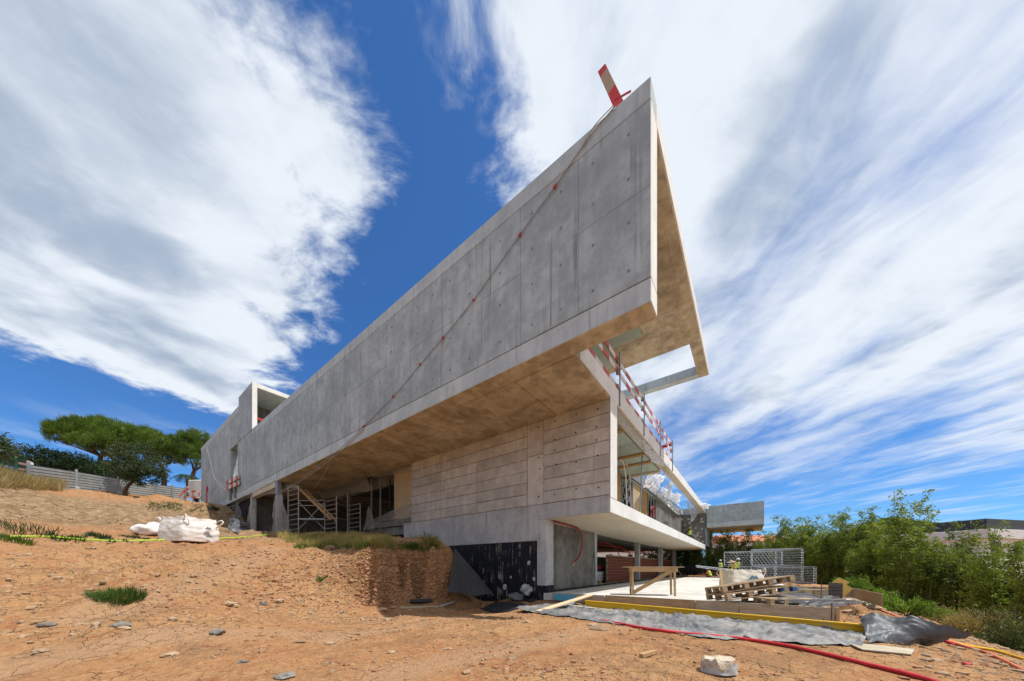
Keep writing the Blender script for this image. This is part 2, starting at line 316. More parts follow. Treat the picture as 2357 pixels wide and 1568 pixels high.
PATHS = [((-1.2, 7.3), (0.6, 7.4), 0.55), ((0.6, 7.4), (2.9, 6.2), 0.55), ((-1.2, 7.3), (-2.0, 12.5), 0.6), ((2.5, 6.0), (7.0, 6.3), 0.5), ((2.2, 3.6), (9.0, 2.0), 0.6), ((0, 9.5), (4.5, 16), 0.9)]
def soilmat():
    m, nt, b, out = new_mat('soil')
    co = nd(nt, 'ShaderNodeNewGeometry').outputs['Position']
    n1 = noise(nt, co, 0.35, 5, 0.6, 0.4); n2 = noise(nt, co, 2.2, 6, 0.62, 0.3); n3 = noise(nt, co, 14, 5, 0.65); n4 = noise(nt, co, 60, 3, 0.6)
    c = mixc(nt, sstep(nt, n1, 0.36, 0.62), (0.375, 0.182, 0.079), (0.43, 0.240, 0.110))
    c = mixc(nt, sstep(nt, n2, 0.50, 0.72), c, (0.32, 0.13, 0.055))
    c = mixc(nt, mth(nt, 'MULTIPLY', sstep(nt, n3, 0.50, 0.70), 0.55), c, (0.52, 0.35, 0.21))
    c = mixc(nt, mth(nt, 'MULTIPLY', sstep(nt, n3, 0.46, 0.32), 0.55), c, (0.175, 0.092, 0.05))
    c = mixc(nt, mth(nt, 'MULTIPLY', sstep(nt, n4, 0.58, 0.75), 0.5), c, (0.48, 0.36, 0.24))
    c = mixc(nt, mth(nt, 'MULTIPLY', sstep(nt, n4, 0.42, 0.28), 0.4), c, (0.15, 0.085, 0.05))
    big = noise(nt, co, 0.9, 5, 0.65, 0.8)
    c = mixc(nt, mth(nt, 'MULTIPLY', sstep(nt, big, 0.50, 0.62), 0.55), c, mixc(nt, n3, (0.15, 0.078, 0.038), (0.34, 0.205, 0.105)))
    flat = nd(nt, 'ShaderNodeVectorMath', {0: co, 1: (1, 1, 0)}, operation='MULTIPLY').outputs[0]
    for a, b_, w in PATHS:                                # trodden dusty paths and wheel tracks
        ab = (b_[0] - a[0], b_[1] - a[1], 0); l2 = ab[0] ** 2 + ab[1] ** 2
        pa = nd(nt, 'ShaderNodeVectorMath', {0: flat, 1: (a[0], a[1], 0)}, operation='SUBTRACT').outputs[0]
        tt = mth(nt, 'DIVIDE', nd(nt, 'ShaderNodeVectorMath', {0: pa, 1: ab}, operation='DOT_PRODUCT').outputs['Value'], l2, clamp=True)
        pr = nd(nt, 'ShaderNodeVectorMath', {0: ab, 'Scale': tt}, operation='SCALE').outputs[0]
        dd = nd(nt, 'ShaderNodeVectorMath', {0: pa, 1: pr}, operation='DISTANCE').outputs['Value']
        dd = mth(nt, 'ADD', dd, mth(nt, 'MULTIPLY_ADD', n2, 0.8 * w, -0.4 * w))
        c = mixc(nt, mth(nt, 'MULTIPLY', sstep(nt, dd, w, w * 0.35), 0.62), c, mixc(nt, n3, (0.36, 0.21, 0.115), (0.46, 0.29, 0.165)))
    # the upper slope is greyer, drier ochre ground; the cut faces show darker brown clay
    sx = nd(nt, 'ShaderNodeSeparateXYZ', {0: co})
    hi = sstep(nt, mth(nt, 'ADD', sx.outputs[2], mth(nt, 'MULTIPLY', n1, 1.6)), 2.9, 4.0)
    oc = mixc(nt, sstep(nt, n2, 0.4, 0.62), (0.175, 0.112, 0.056), (0.36, 0.25, 0.145)); oc = mixc(nt, mth(nt, 'MULTIPLY', sstep(nt, n3, 0.5, 0.7), 0.5), oc, (0.40, 0.30, 0.19))
    oc = mixc(nt, mth(nt, 'MULTIPLY', sstep(nt, n3, 0.45, 0.3), 0.6), oc, (0.13, 0.085, 0.045))
    oc = mixc(nt, sstep(nt, sx.outputs[2], 6.0, 7.4), oc, c)
    c = mixc(nt, mth(nt, 'MULTIPLY', hi, 0.85), c, oc)
    nz = nd(nt, 'ShaderNodeSeparateXYZ', {0: nd(nt, 'ShaderNodeNewGeometry').outputs['True Normal']}).outputs[2]
    c = mixc(nt, mth(nt, 'MULTIPLY', sstep(nt, nz, 0.72, 0.42), 0.75), c, mixc(nt, n3, (0.16, 0.085, 0.035), (0.33, 0.19, 0.085)))
    setin(nt, b, 'Base Color', c); setin(nt, b, 'Roughness', 0.95); setin(nt, b, 'Specular IOR Level', 0.1)
    h = mth(nt, 'ADD', mth(nt, 'MULTIPLY', n3, 1.0), mth(nt, 'ADD', mth(nt, 'MULTIPLY', n2, 1.6), mth(nt, 'MULTIPLY', n4, 0.35)))
    ck = nd(nt, 'ShaderNodeTexVoronoi', {'Vector': nd(nt, 'ShaderNodeVectorMath', {0: co, 1: nd(nt, 'ShaderNodeVectorMath', {0: noise(nt, co, 5, 3, 0.5, 0, True), 'Scale': 0.25}, operation='SCALE').outputs[0]}, operation='ADD').outputs[0], 'Scale': 3.4}, feature='DISTANCE_TO_EDGE').outputs['Distance']
    cr = mth(nt, 'MULTIPLY', sstep(nt, ck, 0.02, 0.0), sstep(nt, n1, 0.45, 0.55))
    bump(nt, b, mth(nt, 'SUBTRACT', h, mth(nt, 'MULTIPLY', cr, 0.8)), 1.0, 0.06)
    return m

M = {}
M['soil'] = soilmat()
M['facade'] = concrete('facade_concrete', (0.465, 0.53, 0.55), (0.315, 0.368, 0.388), stain=(0.22, 0.262, 0.282), stain_amt=0.5, streak=0.30, rnd=0.05, runs=0.75)  # shaded copy of grey concrete, cool skylight tint put into the colour
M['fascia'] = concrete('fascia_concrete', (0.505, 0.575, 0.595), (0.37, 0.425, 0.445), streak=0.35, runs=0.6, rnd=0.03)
M['pale'] = concrete('sunlit_concrete', (0.74, 0.735, 0.71), (0.62, 0.615, 0.59), streak=0.25, rnd=0.03)  # lighter copy of the concrete, sunlight on end faces put into the colour
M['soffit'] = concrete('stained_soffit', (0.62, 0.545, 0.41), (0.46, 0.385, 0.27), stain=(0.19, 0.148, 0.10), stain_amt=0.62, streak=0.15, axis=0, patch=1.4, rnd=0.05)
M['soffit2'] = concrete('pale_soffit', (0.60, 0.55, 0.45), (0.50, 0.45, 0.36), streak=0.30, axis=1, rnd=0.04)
M['wall'] = concrete('boarded_concrete', (0.57, 0.56, 0.52), (0.385, 0.375, 0.345), stain=(0.31, 0.30, 0.28), stain_amt=0.5, streak=0.25, rnd=0.10, runs=0.35)
M['wallmortar'] = concrete('mortar', (0.34, 0.29, 0.20), (0.22, 0.18, 0.12), streak=0.2)
M['render'] = concrete('rough_render', (0.44, 0.46, 0.465), (0.30, 0.312, 0.32), streak=0.25, patch=1.6, runs=0.5)
M['dark_conc'] = concrete('dark_concrete', (0.20, 0.195, 0.18), (0.10, 0.097, 0.09), streak=0.3, patch=1.3)  # darker concrete for interior, ground-floor and back walls
M['slab'] = concrete('patio_concrete', (0.62, 0.60, 0.55), (0.47, 0.45, 0.41), stain=(0.36, 0.33, 0.27), stain_amt=0.55, streak=0.2, axis=0, patch=1.0)
M['tie'] = simple('tie_mark', (0.22, 0.235, 0.245), (0.15, 0.16, 0.17), 9, 0.9)
M['tarp'] = simple('grey_tarpaulin', (0.105, 0.112, 0.12), (0.05, 0.054, 0.06), 2.5, 0.5, bmp=0.25, bd=0.02, spec=0.45)
M['clod'] = simple('clay_clods', (0.40, 0.225, 0.12), (0.27, 0.13, 0.065), 3, 0.95, bmp=0.3)
M['tarpdust'] = simple('dusty_tarpaulin', (0.25, 0.235, 0.215), (0.08, 0.087, 0.097), 1.8, 0.6, bmp=0.3, bd=0.02, spec=0.4)
M['galv'] = simple('galvanised_steel', (0.42, 0.44, 0.46), (0.28, 0.30, 0.32), 12, 0.42, metal=0.75, bmp=0.03)
M['alu'] = simple('grey_steel_tube', (0.30, 0.29, 0.27), (0.19, 0.185, 0.17), 10, 0.5, metal=0.4, bmp=0.03)
M['darksteel'] = simple('dark_steel', (0.05, 0.055, 0.06), (0.025, 0.027, 0.03), 10, 0.55, metal=0.3, bmp=0.05)
M['rust'] = simple('rusty_steel', (0.16, 0.075, 0.04), (0.07, 0.035, 0.022), 14, 0.85, bmp=0.2)
M['red'] = simple('red_plastic', (0.50, 0.030, 0.035), (0.36, 0.02, 0.028), 8, 0.45, bmp=0.02)
M['redpipe'] = simple('dull_red_conduit', (0.36, 0.035, 0.03), (0.22, 0.022, 0.02), 8, 0.5, bmp=0.02)
M['orange'] = simple('orange_plastic', (0.62, 0.16, 0.07), (0.45, 0.11, 0.05), 8, 0.6, bmp=0.05)
M['limehose'] = simple('lime_hose', (0.42, 0.58, 0.05), (0.30, 0.42, 0.04), 6, 0.5, bmp=0.02)
M['ply'] = wood('formwork_plywood', (0.46, 0.34, 0.20), (0.30, 0.21, 0.12), 2.2, axis=1, ring=9)
M['plygrey'] = wood('weathered_plywood', (0.44, 0.38, 0.28), (0.29, 0.245, 0.175), 2.2, axis=1, ring=9)
M['yellow'] = simple('yellow_timber_beam', (0.60, 0.355, 0.015), (0.40, 0.30, 0.15), 2.6, 0.6, bmp=0.08, lo=0.34, hi=0.44)
M['timber'] = wood('sawn_timber', (0.50, 0.33, 0.165), (0.36, 0.22, 0.10), 3, axis=0)
M['timberz'] = wood('sawn_post', (0.50, 0.35, 0.18), (0.37, 0.24, 0.115), 3, axis=2)
M['pallet'] = wood('pallet_wood', (0.40, 0.29, 0.18), (0.22, 0.15, 0.09), 3, axis=0, rnd=0.3)
M['plank'] = wood('pale_plank', (0.60, 0.47, 0.30), (0.48, 0.35, 0.20), 3, axis=0)
M['osb'] = simple('oriented_strand_board', (0.42, 0.26, 0.09), (0.25, 0.14, 0.04), 22, 0.8, st=(1, 3, 1), bmp=0.2)
M['gyps'] = simple('green_plasterboard', (0.40, 0.47, 0.43), (0.34, 0.41, 0.375), 2, 0.85, bmp=0.03)
M['gypswhite'] = simple('white_plasterboard', (0.55, 0.55, 0.53), (0.42, 0.42, 0.41), 5, 0.85, bmp=0.03)
M['card'] = simple('beige_board', (0.46, 0.36, 0.23), (0.40, 0.31, 0.195), 1.5, 0.85, bmp=0.03)
M['film'] = sheetmat('milky_film', (0.66, 0.65, 0.63), 0.55)
M['film_white'] = sheetmat('white_film', (0.92, 0.93, 0.94), 0.08, trans=0.5)
M['bag'] = simple('woven_white_bag', (0.80, 0.77, 0.73), (0.68, 0.645, 0.61), 5, 0.75, bmp=0.6, bd=0.02, rnd=0.04)
M['bag2'] = simple('cream_woven_bag', (0.74, 0.67, 0.56), (0.64, 0.57, 0.47), 5, 0.75, bmp=0.6, bd=0.02, rnd=0.04)
M['teal'] = simple('teal_print', (0.045, 0.16, 0.21), (0.04, 0.13, 0.17), 5, 0.7, bmp=0)
M['black'] = simple('black_plastic', (0.022, 0.023, 0.026), (0.012, 0.012, 0.014), 8, 0.5, bmp=0.05)
M['ink'] = simple('dark_print', (0.06, 0.06, 0.07), (0.05, 0.05, 0.06), 5, 0.7, bmp=0)
M['terracotta'] = simple('hollow_clay_brick', (0.15, 0.045, 0.026), (0.095, 0.03, 0.018), 9, 0.9, bmp=0.2, rnd=0.28)
M['stone'] = simple('pale_stone', (0.40, 0.29, 0.185), (0.29, 0.185, 0.105), 6, 0.9, bmp=0.4, rnd=0.25)
M['greystone'] = simple('grey_slate', (0.22, 0.20, 0.175), (0.14, 0.125, 0.105), 6, 0.85, bmp=0.4, rnd=0.2)
M['plaster_lump'] = simple('hardened_mortar', (0.56, 0.48, 0.37), (0.34, 0.26, 0.18), 9, 0.9, bmp=0.8, bd=0.02)
M['white'] = simple('white_paint', (0.76, 0.76, 0.75), (0.66, 0.66, 0.65), 3, 0.5, bmp=0.02)
M['vest'] = simple('hi_vis_yellow', (0.58, 0.80, 0.04), (0.48, 0.68, 0.03), 9, 0.6, bmp=0.15, rnd=0.05)
M['vestband'] = simple('reflective_band', (0.38, 0.40, 0.40), (0.30, 0.31, 0.31), 9, 0.4, bmp=0)
M['yshirt'] = simple('yellow_cloth', (0.62, 0.50, 0.10), (0.5, 0.4, 0.07), 9, 0.85, bmp=0.2, rnd=0.03)
M['skin'] = simple('skin', (0.16, 0.085, 0.055), (0.13, 0.065, 0.045), 20, 0.55, bmp=0.02, rnd=0.02)
M['denim'] = simple('dark_denim', (0.035, 0.05, 0.085), (0.02, 0.03, 0.05), 20, 0.9, bmp=0.1)
M['paleshirt'] = simple('pale_shirt', (0.55, 0.50, 0.48), (0.42, 0.38, 0.37), 9, 0.85, bmp=0.1)
M['maroon'] = simple('maroon_sleeve', (0.14, 0.022, 0.022), (0.09, 0.015, 0.015), 9, 0.85, bmp=0.1)
M['helmety'] = simple('yellow_helmet', (0.72, 0.48, 0.02), (0.66, 0.43, 0.02), 5, 0.35, bmp=0)
M['fencemetal'] = simple('ribbed_steel_sheet', (0.38, 0.40, 0.385), (0.30, 0.315, 0.30), 1.2, 0.5, metal=0.1, bmp=0.02, rnd=0.06)
M['pink'] = simple('pink_render', (0.50, 0.29, 0.22), (0.43, 0.24, 0.18), 2, 0.9)
M['greenpaint'] = simple('green_paint', (0.012, 0.075, 0.06), (0.008, 0.05, 0.04), 4, 0.5, bmp=0)
M['bark'] = simple('pine_bark', (0.19, 0.115, 0.075), (0.08, 0.05, 0.035), 7, 0.95, st=(1, 1, 0.4), bmp=0.8, bd=0.04)
M['twig'] = simple('dry_twig', (0.19, 0.12, 0.07), (0.11, 0.07, 0.045), 9, 0.9, bmp=0.2)
M['culm'] = simple('bamboo_culm', (0.24, 0.22, 0.09), (0.14, 0.14, 0.05), 6, 0.6, bmp=0.05)
M['pine'] = leafmat('pine_needles', (0.050, 0.098, 0.016), (0.145, 0.21, 0.034), 0.32)
M['darkleaf'] = leafmat('dark_foliage', (0.012, 0.030, 0.012), (0.030, 0.058, 0.020), 0.2)
M['oliveleaf'] = leafmat('olive_foliage', (0.035, 0.058, 0.020), (0.085, 0.115, 0.04), 0.25)
M['bamboo'] = leafmat('bamboo_leaves', (0.085, 0.13, 0.02), (0.25, 0.295, 0.05), 0.45)
M['bush'] = leafmat('fresh_leaves', (0.06, 0.115, 0.018), (0.165, 0.235, 0.04), 0.4)
M['grass'] = leafmat('green_grass', (0.055, 0.12, 0.018), (0.12, 0.20, 0.035), 0.35, 3)
M['drygrass'] = leafmat('dry_grass', (0.26, 0.19, 0.075), (0.40, 0.31, 0.15), 0.3, 1.5)
M['mixgrass'] = leafmat('half_dry_grass', (0.20, 0.185, 0.05), (0.42, 0.34, 0.14), 0.3, 1.5)
# ------------------------------------------------------------------ terrain
def _ctrl():
    C = []
    def p(x, y, d): q = at_d(x, y, d); C.append((q.x, q.y, q.z))
    def w(x, y, z): C.append((x, y, z))
    for x in (0, 270, 600, 900, 1200, 1500, 1800): p(x, 1568, 3.70)
    # rising ground on the left
    for x, l in {0: [(1450,5.0),(1350,6.8),(1250,9),(1185,14),(1135,20),(1116,25)],
                 135: [(1450,5.0),(1360,6.7),(1300,8.4),(1245,10.5),(1195,15),(1155,21)],
                 270: [(1450,5.0),(1370,6.5),(1305,8.5),(1247,11.5),(1205,16),(1175,24)],
                 435: [(1450,5.2),(1370,7),(1305,9.2),(1249,12.5),(1215,17),(1185,27),(1165,36)],
                 600: [(1450,5.8),(1405,7.5),(1335,9.8),(1275,12.3),(1243,18)],
                 720: [(1440,7.0),(1405,8.8),(1335,10.8),(1285,12.6),(1248,16)]}.items():
        for y, d in l: p(x, y, d)
    for x, y, d in ((65,1120,28),(176,1126,34),(272,1137,39),(356,1147,43),(426,1154,45),(120,1123,31),(225,1132,36.5),(310,1142,41)): p(x, y, d); p(x, y - 3, d + 3)
    # cut bank: foot and crest
    jr = random.Random(17)
    for k in range(15):
        x = 1036 - 14 * k; y = 1386 + 0.85 * k + jr.uniform(-2, 3); d = 723 * 1.33 / (y - 1305.0); j = jr.uniform(-0.025, 0.025); p(x, y, d); p(x + 2, 1345 + jr.uniform(-12, 12), d + 0.26 + j); p(x + 3, 1305 + jr.uniform(-10, 14), d + 0.42 + j * 1.2); p(x + 4, 1268 + jr.uniform(-1, 2), d + 0.66 + j)
    for x, y, d in ((1030,1262,13.6),(960,1258,14.0),(880,1258,13.6),(800,1262,13.2),(900,1240,16.5),(830,1240,16.5)): p(x, y, d)
    # trench beside the black wall
    for q in ((9.0,8.9,-0.3),(10.4,8.0,-0.3),(9.6,9.9,-0.28),(10.5,11.0,-0.25),(10.5,12.0,0.2),(10.5,13.0,1.9),(10.6,14.5,2.35),(10.5,17,2.9),(9.6,12.3,1.9)): w(*q)
    # plateau in front of the open storey and up to the far end
    for q in ((8,20,3.0),(7,24,3.15),(10,24,3.2),(7,28,3.2),(6.5,31,3.2),(9,31,3.2),(13,20,3.1),(20,30,3.2),
              (6.8,34.5,3.6),(6.6,36.2,4.9),(6.8,38.5,6.6),(7,42,7.1),(7,47,7.4),(7,52,7.9),(4,52,8.2),(5,40,6.6),(4,34,5.0),(8,38,6.5),(12,50,7.8),(20,60,8.5),(4,30,4.2)): w(*q)
    # flat ground in front
    for q in ((6,6,-0.3),(8,5,-0.3),(9,3,-0.3),(9.5,0,-0.3),(6,2,-0.3),(7,-1,-0.3),(8.5,-2,-0.3),(4,4,-0.3),(3,1,-0.3),(5.5,8,-0.3),(7,8.2,-0.3),(4,6.5,-0.27)): w(*q)
    # under the patio and beyond
    for x in (11.5, 16, 22, 28, 34): 
        for y in (-1, 2, 5, 7): w(x, y, -0.3)
    for q in ((38.5,6,-0.02),(38.5,2,-0.02),(39,-2,-0.05),(43,7,0),(44,0,-0.1),(36.8,4,-0.05),(30,-2.6,-0.1),(24,-2.8,0.0),(18,-2.8,0.1),(14,-2.6,0.05),(12,-2.6,-0.1)): w(*q)
    # berm on the right falling to the bamboo
    for x, y, d in ((1945,1348,17),(2010,1376,12.5),(2100,1425,9.0),(2180,1470,7.0),(2100,1480,5.8),(2100,1560,3.97),(1930,1440,7.2)): p(x, y, d)
    for q in ((24,-5.5,-1.4),(19,-6.5,-1.7),(15,-6.8,-1.8),(11,-7,-1.6),(8,-6,-1.25),(5.5,-5.2,-0.95),(33,-6.5,-1.2),(26,-9.5,-2.2),(20,-12,-2.5),(14,-13,-2.6),(8,-12,-2.3),(3,-9,-1.5),(2,-5,-0.7)): w(*q)
    # far surroundings
    for q in ((-6,-6,-0.5),(-15,0,0.5),(-10,8,1.5),(-12,20,5.5),(-25,25,9),(-30,60,12),(0,80,12),(40,90,10),(80,40,4),(60,10,0.2),(90,-10,-1),(50,-25,-3),(20,-40,-4),(-20,-30,-2),(120,-60,-4),(150,80,5),
              (5,66,11.8),(-10,50,11.8),(-16,36,10.2),(20,120,13),(-120,60,13),(0,250,14),(250,0,0),(0,-250,-5),(-250,0,4),(300,300,5),(-300,300,12),(300,-300,-5),(-300,-300,0)): w(*q)
    return np.array(C)
_C = _ctrl()
def _fit(C):
    n = len(C); d = np.sqrt(((C[:, None, :2] - C[None, :, :2]) ** 2).sum(-1)); A = np.zeros((n + 3, n + 3))
    A[:n, :n] = d + np.eye(n) * 0.02 * -1; A[:n, n] = 1; A[:n, n+1:n+3] = C[:, :2]; A[n:, :n] = A[:n, n:].T
    return np.linalg.solve(A, np.concatenate([C[:, 2], np.zeros(3)]))
_W = _fit(_C)
def _vn(x, y, s, seed):                                # value noise on arrays
    rs = np.random.RandomState(seed); T = rs.rand(256, 256); x = x * s + 91.3; y = y * s + 47.1
    xi = np.floor(x).astype(int); yi = np.floor(y).astype(int); fx = x - xi; fy = y - yi
    fx = fx * fx * (3 - 2 * fx); fy = fy * fy * (3 - 2 * fy); g = lambda a, b: T[a % 256, b % 256]
    return (g(xi, yi) * (1-fx) + g(xi+1, yi) * fx) * (1-fy) + (g(xi, yi+1) * (1-fx) + g(xi+1, yi+1) * fx) * fy - 0.5
def ground_arr(x, y, rough=True):
    x = np.asarray(x, float); y = np.asarray(y, float); sh = x.shape; x = x.ravel(); y = y.ravel(); z = np.zeros_like(x); n = len(_C)
    for a in range(0, len(x), 20000):
        xs = x[a:a+20000]; ys = y[a:a+20000]; d = np.sqrt((xs[:, None] - _C[None, :, 0]) ** 2 + (ys[:, None] - _C[None, :, 1]) ** 2)
        z[a:a+20000] = d @ _W[:n] + _W[n] + _W[n+1] * xs + _W[n+2] * ys
    slope = np.clip((z + 0.25) / 0.8, 0, 1)
    if rough:
        z = z + _vn(x, y, 0.5, 1) * 0.10 + _vn(x, y, 1.4, 2) * 0.05 + _vn(x, y, 3.7, 3) * (0.030 + 0.10 * slope) + _vn(x, y, 8, 4) * (0.020 + 0.075 * slope) + _vn(x, y, 17, 5) * (0.014 + 0.05 * slope)
    if rough:
        up = np.clip((z - 2.2) / 1.5, 0, 1); z = z + up * (_vn(x, y, 0.9, 8) * 0.30 + _vn(x, y, 2.1, 9) * 0.22 + _vn(x, y, 4.5, 11) * 0.10 + np.abs(_vn(x + 0.4 * y, y * 0.3, 0.8, 10)) * 0.45)
    # inside the house and under the patio the ground stays below the floors
    ins = (x > 11.15) & (y > 6.6) & (y < 15.6); z = np.where(ins, np.minimum(z, -0.35), z)
    ins = (x > 10.9) & (y >= 15.6) & (y < 33) & (x < 46); z = np.where(ins, np.minimum(z, 3.1), z)
    ins = (x > 7.2) & (y >= 26) & (y < 33) & (x < 46); z = np.where(ins, np.minimum(z, 3.2), z)
    ins = (x > 7.45) & (y >= 33) & (y < 52) & (x < 46); z = np.where(ins, np.minimum(z, 6.6), z)
    pat = (x > 10.6) & (x < 36.0) & (y > -2.3) & (y <= 6.9); z = np.where(pat, np.minimum(z, -0.24), z)
    return z.reshape(sh)
def _axis(lo, hi, step, far):
    a = list(np.arange(lo, hi, step)); s = step; v = lo; L = []
    while v > -far: s *= 1.05; v -= s; L.append(v)
    s = step; v = a[-1]; Rr = []
    while v < far: s *= 1.05; v += s; Rr.append(v)
    return np.array(L[::-1] + a + Rr)
_XS = _axis(0.5, 11.0, 0.05, 900); _YS = _axis(-2.5, 12.5, 0.05, 900)
_ZG = ground_arr(*np.meshgrid(_XS, _YS))
def gmesh(x, y):                                       # height of the ground mesh itself
    x = np.asarray(x, float); y = np.asarray(y, float); i = np.clip(np.searchsorted(_XS, x) - 1, 0, len(_XS) - 2); j = np.clip(np.searchsorted(_YS, y) - 1, 0, len(_YS) - 2)
    u = (x - _XS[i]) / (_XS[i+1] - _XS[i]); v = (y - _YS[j]) / (_YS[j+1] - _YS[j])
    return (_ZG[j, i] * (1-u) + _ZG[j, i+1] * u) * (1-v) + (_ZG[j+1, i] * (1-u) + _ZG[j+1, i+1] * u) * v
def gz(x, y): return float(gmesh(x, y))
def G(px, py, lift=0.0):                               # where the sight line through a picture point meets the ground
    d = ray(px, py); ts = np.linspace(2.5, 70, 900); xs = d.x * ts; ys = d.y * ts; zs = EYE + d.z * ts
    h = gmesh(xs, ys); k = np.argmax(zs < h)
    if zs[k] >= h[k]: k = len(ts) - 1
    if k > 0:
        a = zs[k-1] - h[k-1]; b = zs[k] - h[k]; t = ts[k-1] + (ts[k] - ts[k-1]) * a / (a - b) if a != b else ts[k]
    else: t = ts[0]
    q = CAMP + d * float(t); q.z = gz(q.x, q.y) + lift; return q
def make_ground():
    xs, ys = _XS, _YS
    Xg, Yg = np.meshgrid(xs, ys); Z = _ZG; nx, ny = len(xs), len(ys)
    v = np.stack([Xg.ravel(), Yg.ravel(), Z.ravel()], 1)
    i, j = np.meshgrid(np.arange(nx - 1), np.arange(ny - 1)); b = (j * nx + i).ravel()
    f = np.stack([b, b + 1, b + nx + 1, b + nx], 1)
    me = bpy.data.meshes.new('ground'); me.vertices.add(len(v)); me.vertices.foreach_set('co', v.ravel())
    me.loops.add(f.size); me.loops.foreach_set('vertex_index', f.ravel().astype(np.int32))
    me.polygons.add(len(f)); me.polygons.foreach_set('loop_start', np.arange(0, f.size, 4, dtype=np.int32))
    me.update(calc_edges=True); me.polygons.foreach_set('use_smooth', [True] * len(f)); me.materials.append(M['soil'])
    o = bpy.data.objects.new('ground', me); COL.objects.link(o); o['kind'] = 'structure'
make_ground()
def gravel(name, n, rmin, rmax, mat, area, seed, label, dens=None):
    """loose stones: shared low rock shapes set into the ground, joined"""
    rs = random.Random(seed); st = random.getstate(); random.seed(seed)
    protos = []
    for k in range(7):
        mb = MB(); mb.rock((0, 0, 0), 1, (1, rs.uniform(0.6, 1), rs.uniform(0.35, 0.7)), 1, 0.5); protos.append((np.array(mb.v), np.array(mb.f)))
    pts = []
    while len(pts) < n:
        x = rs.uniform(area[0], area[1]); y = rs.uniform(area[2], area[3])
        if dens is None or rs.random() < dens(x, y): pts.append((x, y))
    P = np.array(pts); Z = gmesh(P[:, 0], P[:, 1]); V = []; Fc = []; o = 0
    for (x, y), z in zip(pts, Z):
        v, f = protos[rs.randrange(7)]; r = rmin * (rmax / rmin) ** (rs.random() ** 2.6); a = rs.uniform(0, 6.28); c, s = math.cos(a), math.sin(a)
        Rm = np.array([[c, -s, 0], [s, c, 0], [0, 0, 1]]); V.append(v @ Rm.T * r + (x, y, z + r * 0.12)); Fc.append(f + o); o += len(v)
    V = np.concatenate(V); Fc = np.concatenate(Fc)
    me = bpy.data.meshes.new(name); me.from_pydata(V.tolist(), [], Fc.tolist()); me.materials.append(mat)
    ob = bpy.data.objects.new(name, me); COL.objects.link(ob); ob['kind'] = 'stuff'; ob['label'] = label; ob['category'] = 'gravel'
    random.setstate(st)
def _d(x, y):
    if x > 10.5 and -2.4 < y < 7: return 0
    d = math.hypot(x, y); return min(1, 4.0 / max(d, 1.0)) * (1.0 if (mnoise.noise(Vector((x * 0.7, y * 0.7, 3))) > 0.02) else 0.14)
gravel('gravel', 9000, 0.006, 0.034, M['stone'], (0.5, 12, -5, 13), 5, 'small pale stones strewn over the orange soil', _d)
gravel('clods', 11000, 0.008, 0.060, M['clod'], (0.5, 11, -4, 16), 6, 'crumbs and clods of orange earth on the slope', lambda x, y: _d(x, y) * (1.0 if (y > 7.5 or y < -1.5) else 0.35))
gravel('hill_stones', 7000, 0.02, 0.10, M['stone'], (-14, 8, 8, 40), 8, 'scattered stones on the upper slope by the fence', lambda x, y: min(1, 12 / max(8, math.hypot(x, y))))
gravel('berm_rubble', 2600, 0.015, 0.085, M['stone'], (6.5, 20, -5, -1.9), 9, 'broken stone rubble on the berm beside the patio')
def bank_clods():
    """lumps of clay sticking out of the cut face"""
    rs = random.Random(31); m = MB()
    for k in range(1500):
        x = rs.uniform(832, 1036); y = rs.uniform(1268, 1392); p = G(x, y); r = rs.uniform(0.02, 0.065) * (1.5 if rs.random() < 0.10 else 1); m.rock(p, r, (1, 1, 0.7), 1, 0.5)
    for k in range(900):
        x = rs.uniform(560, 840); y = rs.uniform(1262, 1400); p = G(x, y); r = rs.uniform(0.015, 0.05) * (2.2 if rs.random() < 0.10 else 1); m.rock(p, r, (1, 1, 0.6), 1, 0.5)
    o = m.build('bank_clods', M['clod']); o['kind'] = 'stuff'; o['label'] = 'lumps of clay along the cut bank and red slope'; o['category'] = 'earth'
bank_clods()
# ------------------------------------------------------------------ the concrete house
HOUSE = thing('concrete_building', 'unfinished grey concrete house with a long cantilevered upper storey', 'building', (10.9, 7, -0.3))
HINV = Matrix.Translation(-Vector((10.9, 7, -0.3)))
def part(mb, name, mat, parent=None, **k):
    o = mb.build(name, mat, parent or HOUSE, **k)
    if parent is None: o.matrix_parent_inverse = HINV
    return o
def pbox(name, mat, a, b, parent=None, r=0.012, **k): return part(MB().bbox(a, b, r), name, mat, parent, **k)
FX, FY = 7.48, 1.76                                    # outer facade plane, front end
ZS, ZR, ZT = 7.0, 11.54, 12.04                         # soffit, roof underside, parapet top
T = 0.58
# upper storey: side wall core, then cast panels and bands standing 2 cm proud of it
core = pbox('side_wall', M['facade'], (FX + 0.03, FY + 0.02, ZS + 0.02), (FX + T, 36.0, ZT - 0.02))
pbox('lower_band', M['fascia'], (FX, FY, ZS), (FX + T + 0.004, 35.9, 7.535))
pbox('upper_band', M['fascia'], (FX, FY, 11.555), (FX + 0.50, 31.62, ZT))
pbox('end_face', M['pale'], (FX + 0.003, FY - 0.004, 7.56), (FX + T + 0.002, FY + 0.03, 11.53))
pbox('lower_band_end', M['pale'], (FX + 0.002, FY - 0.006, ZS + 0.012), (FX + T + 0.002, FY + 0.02, 7.53))
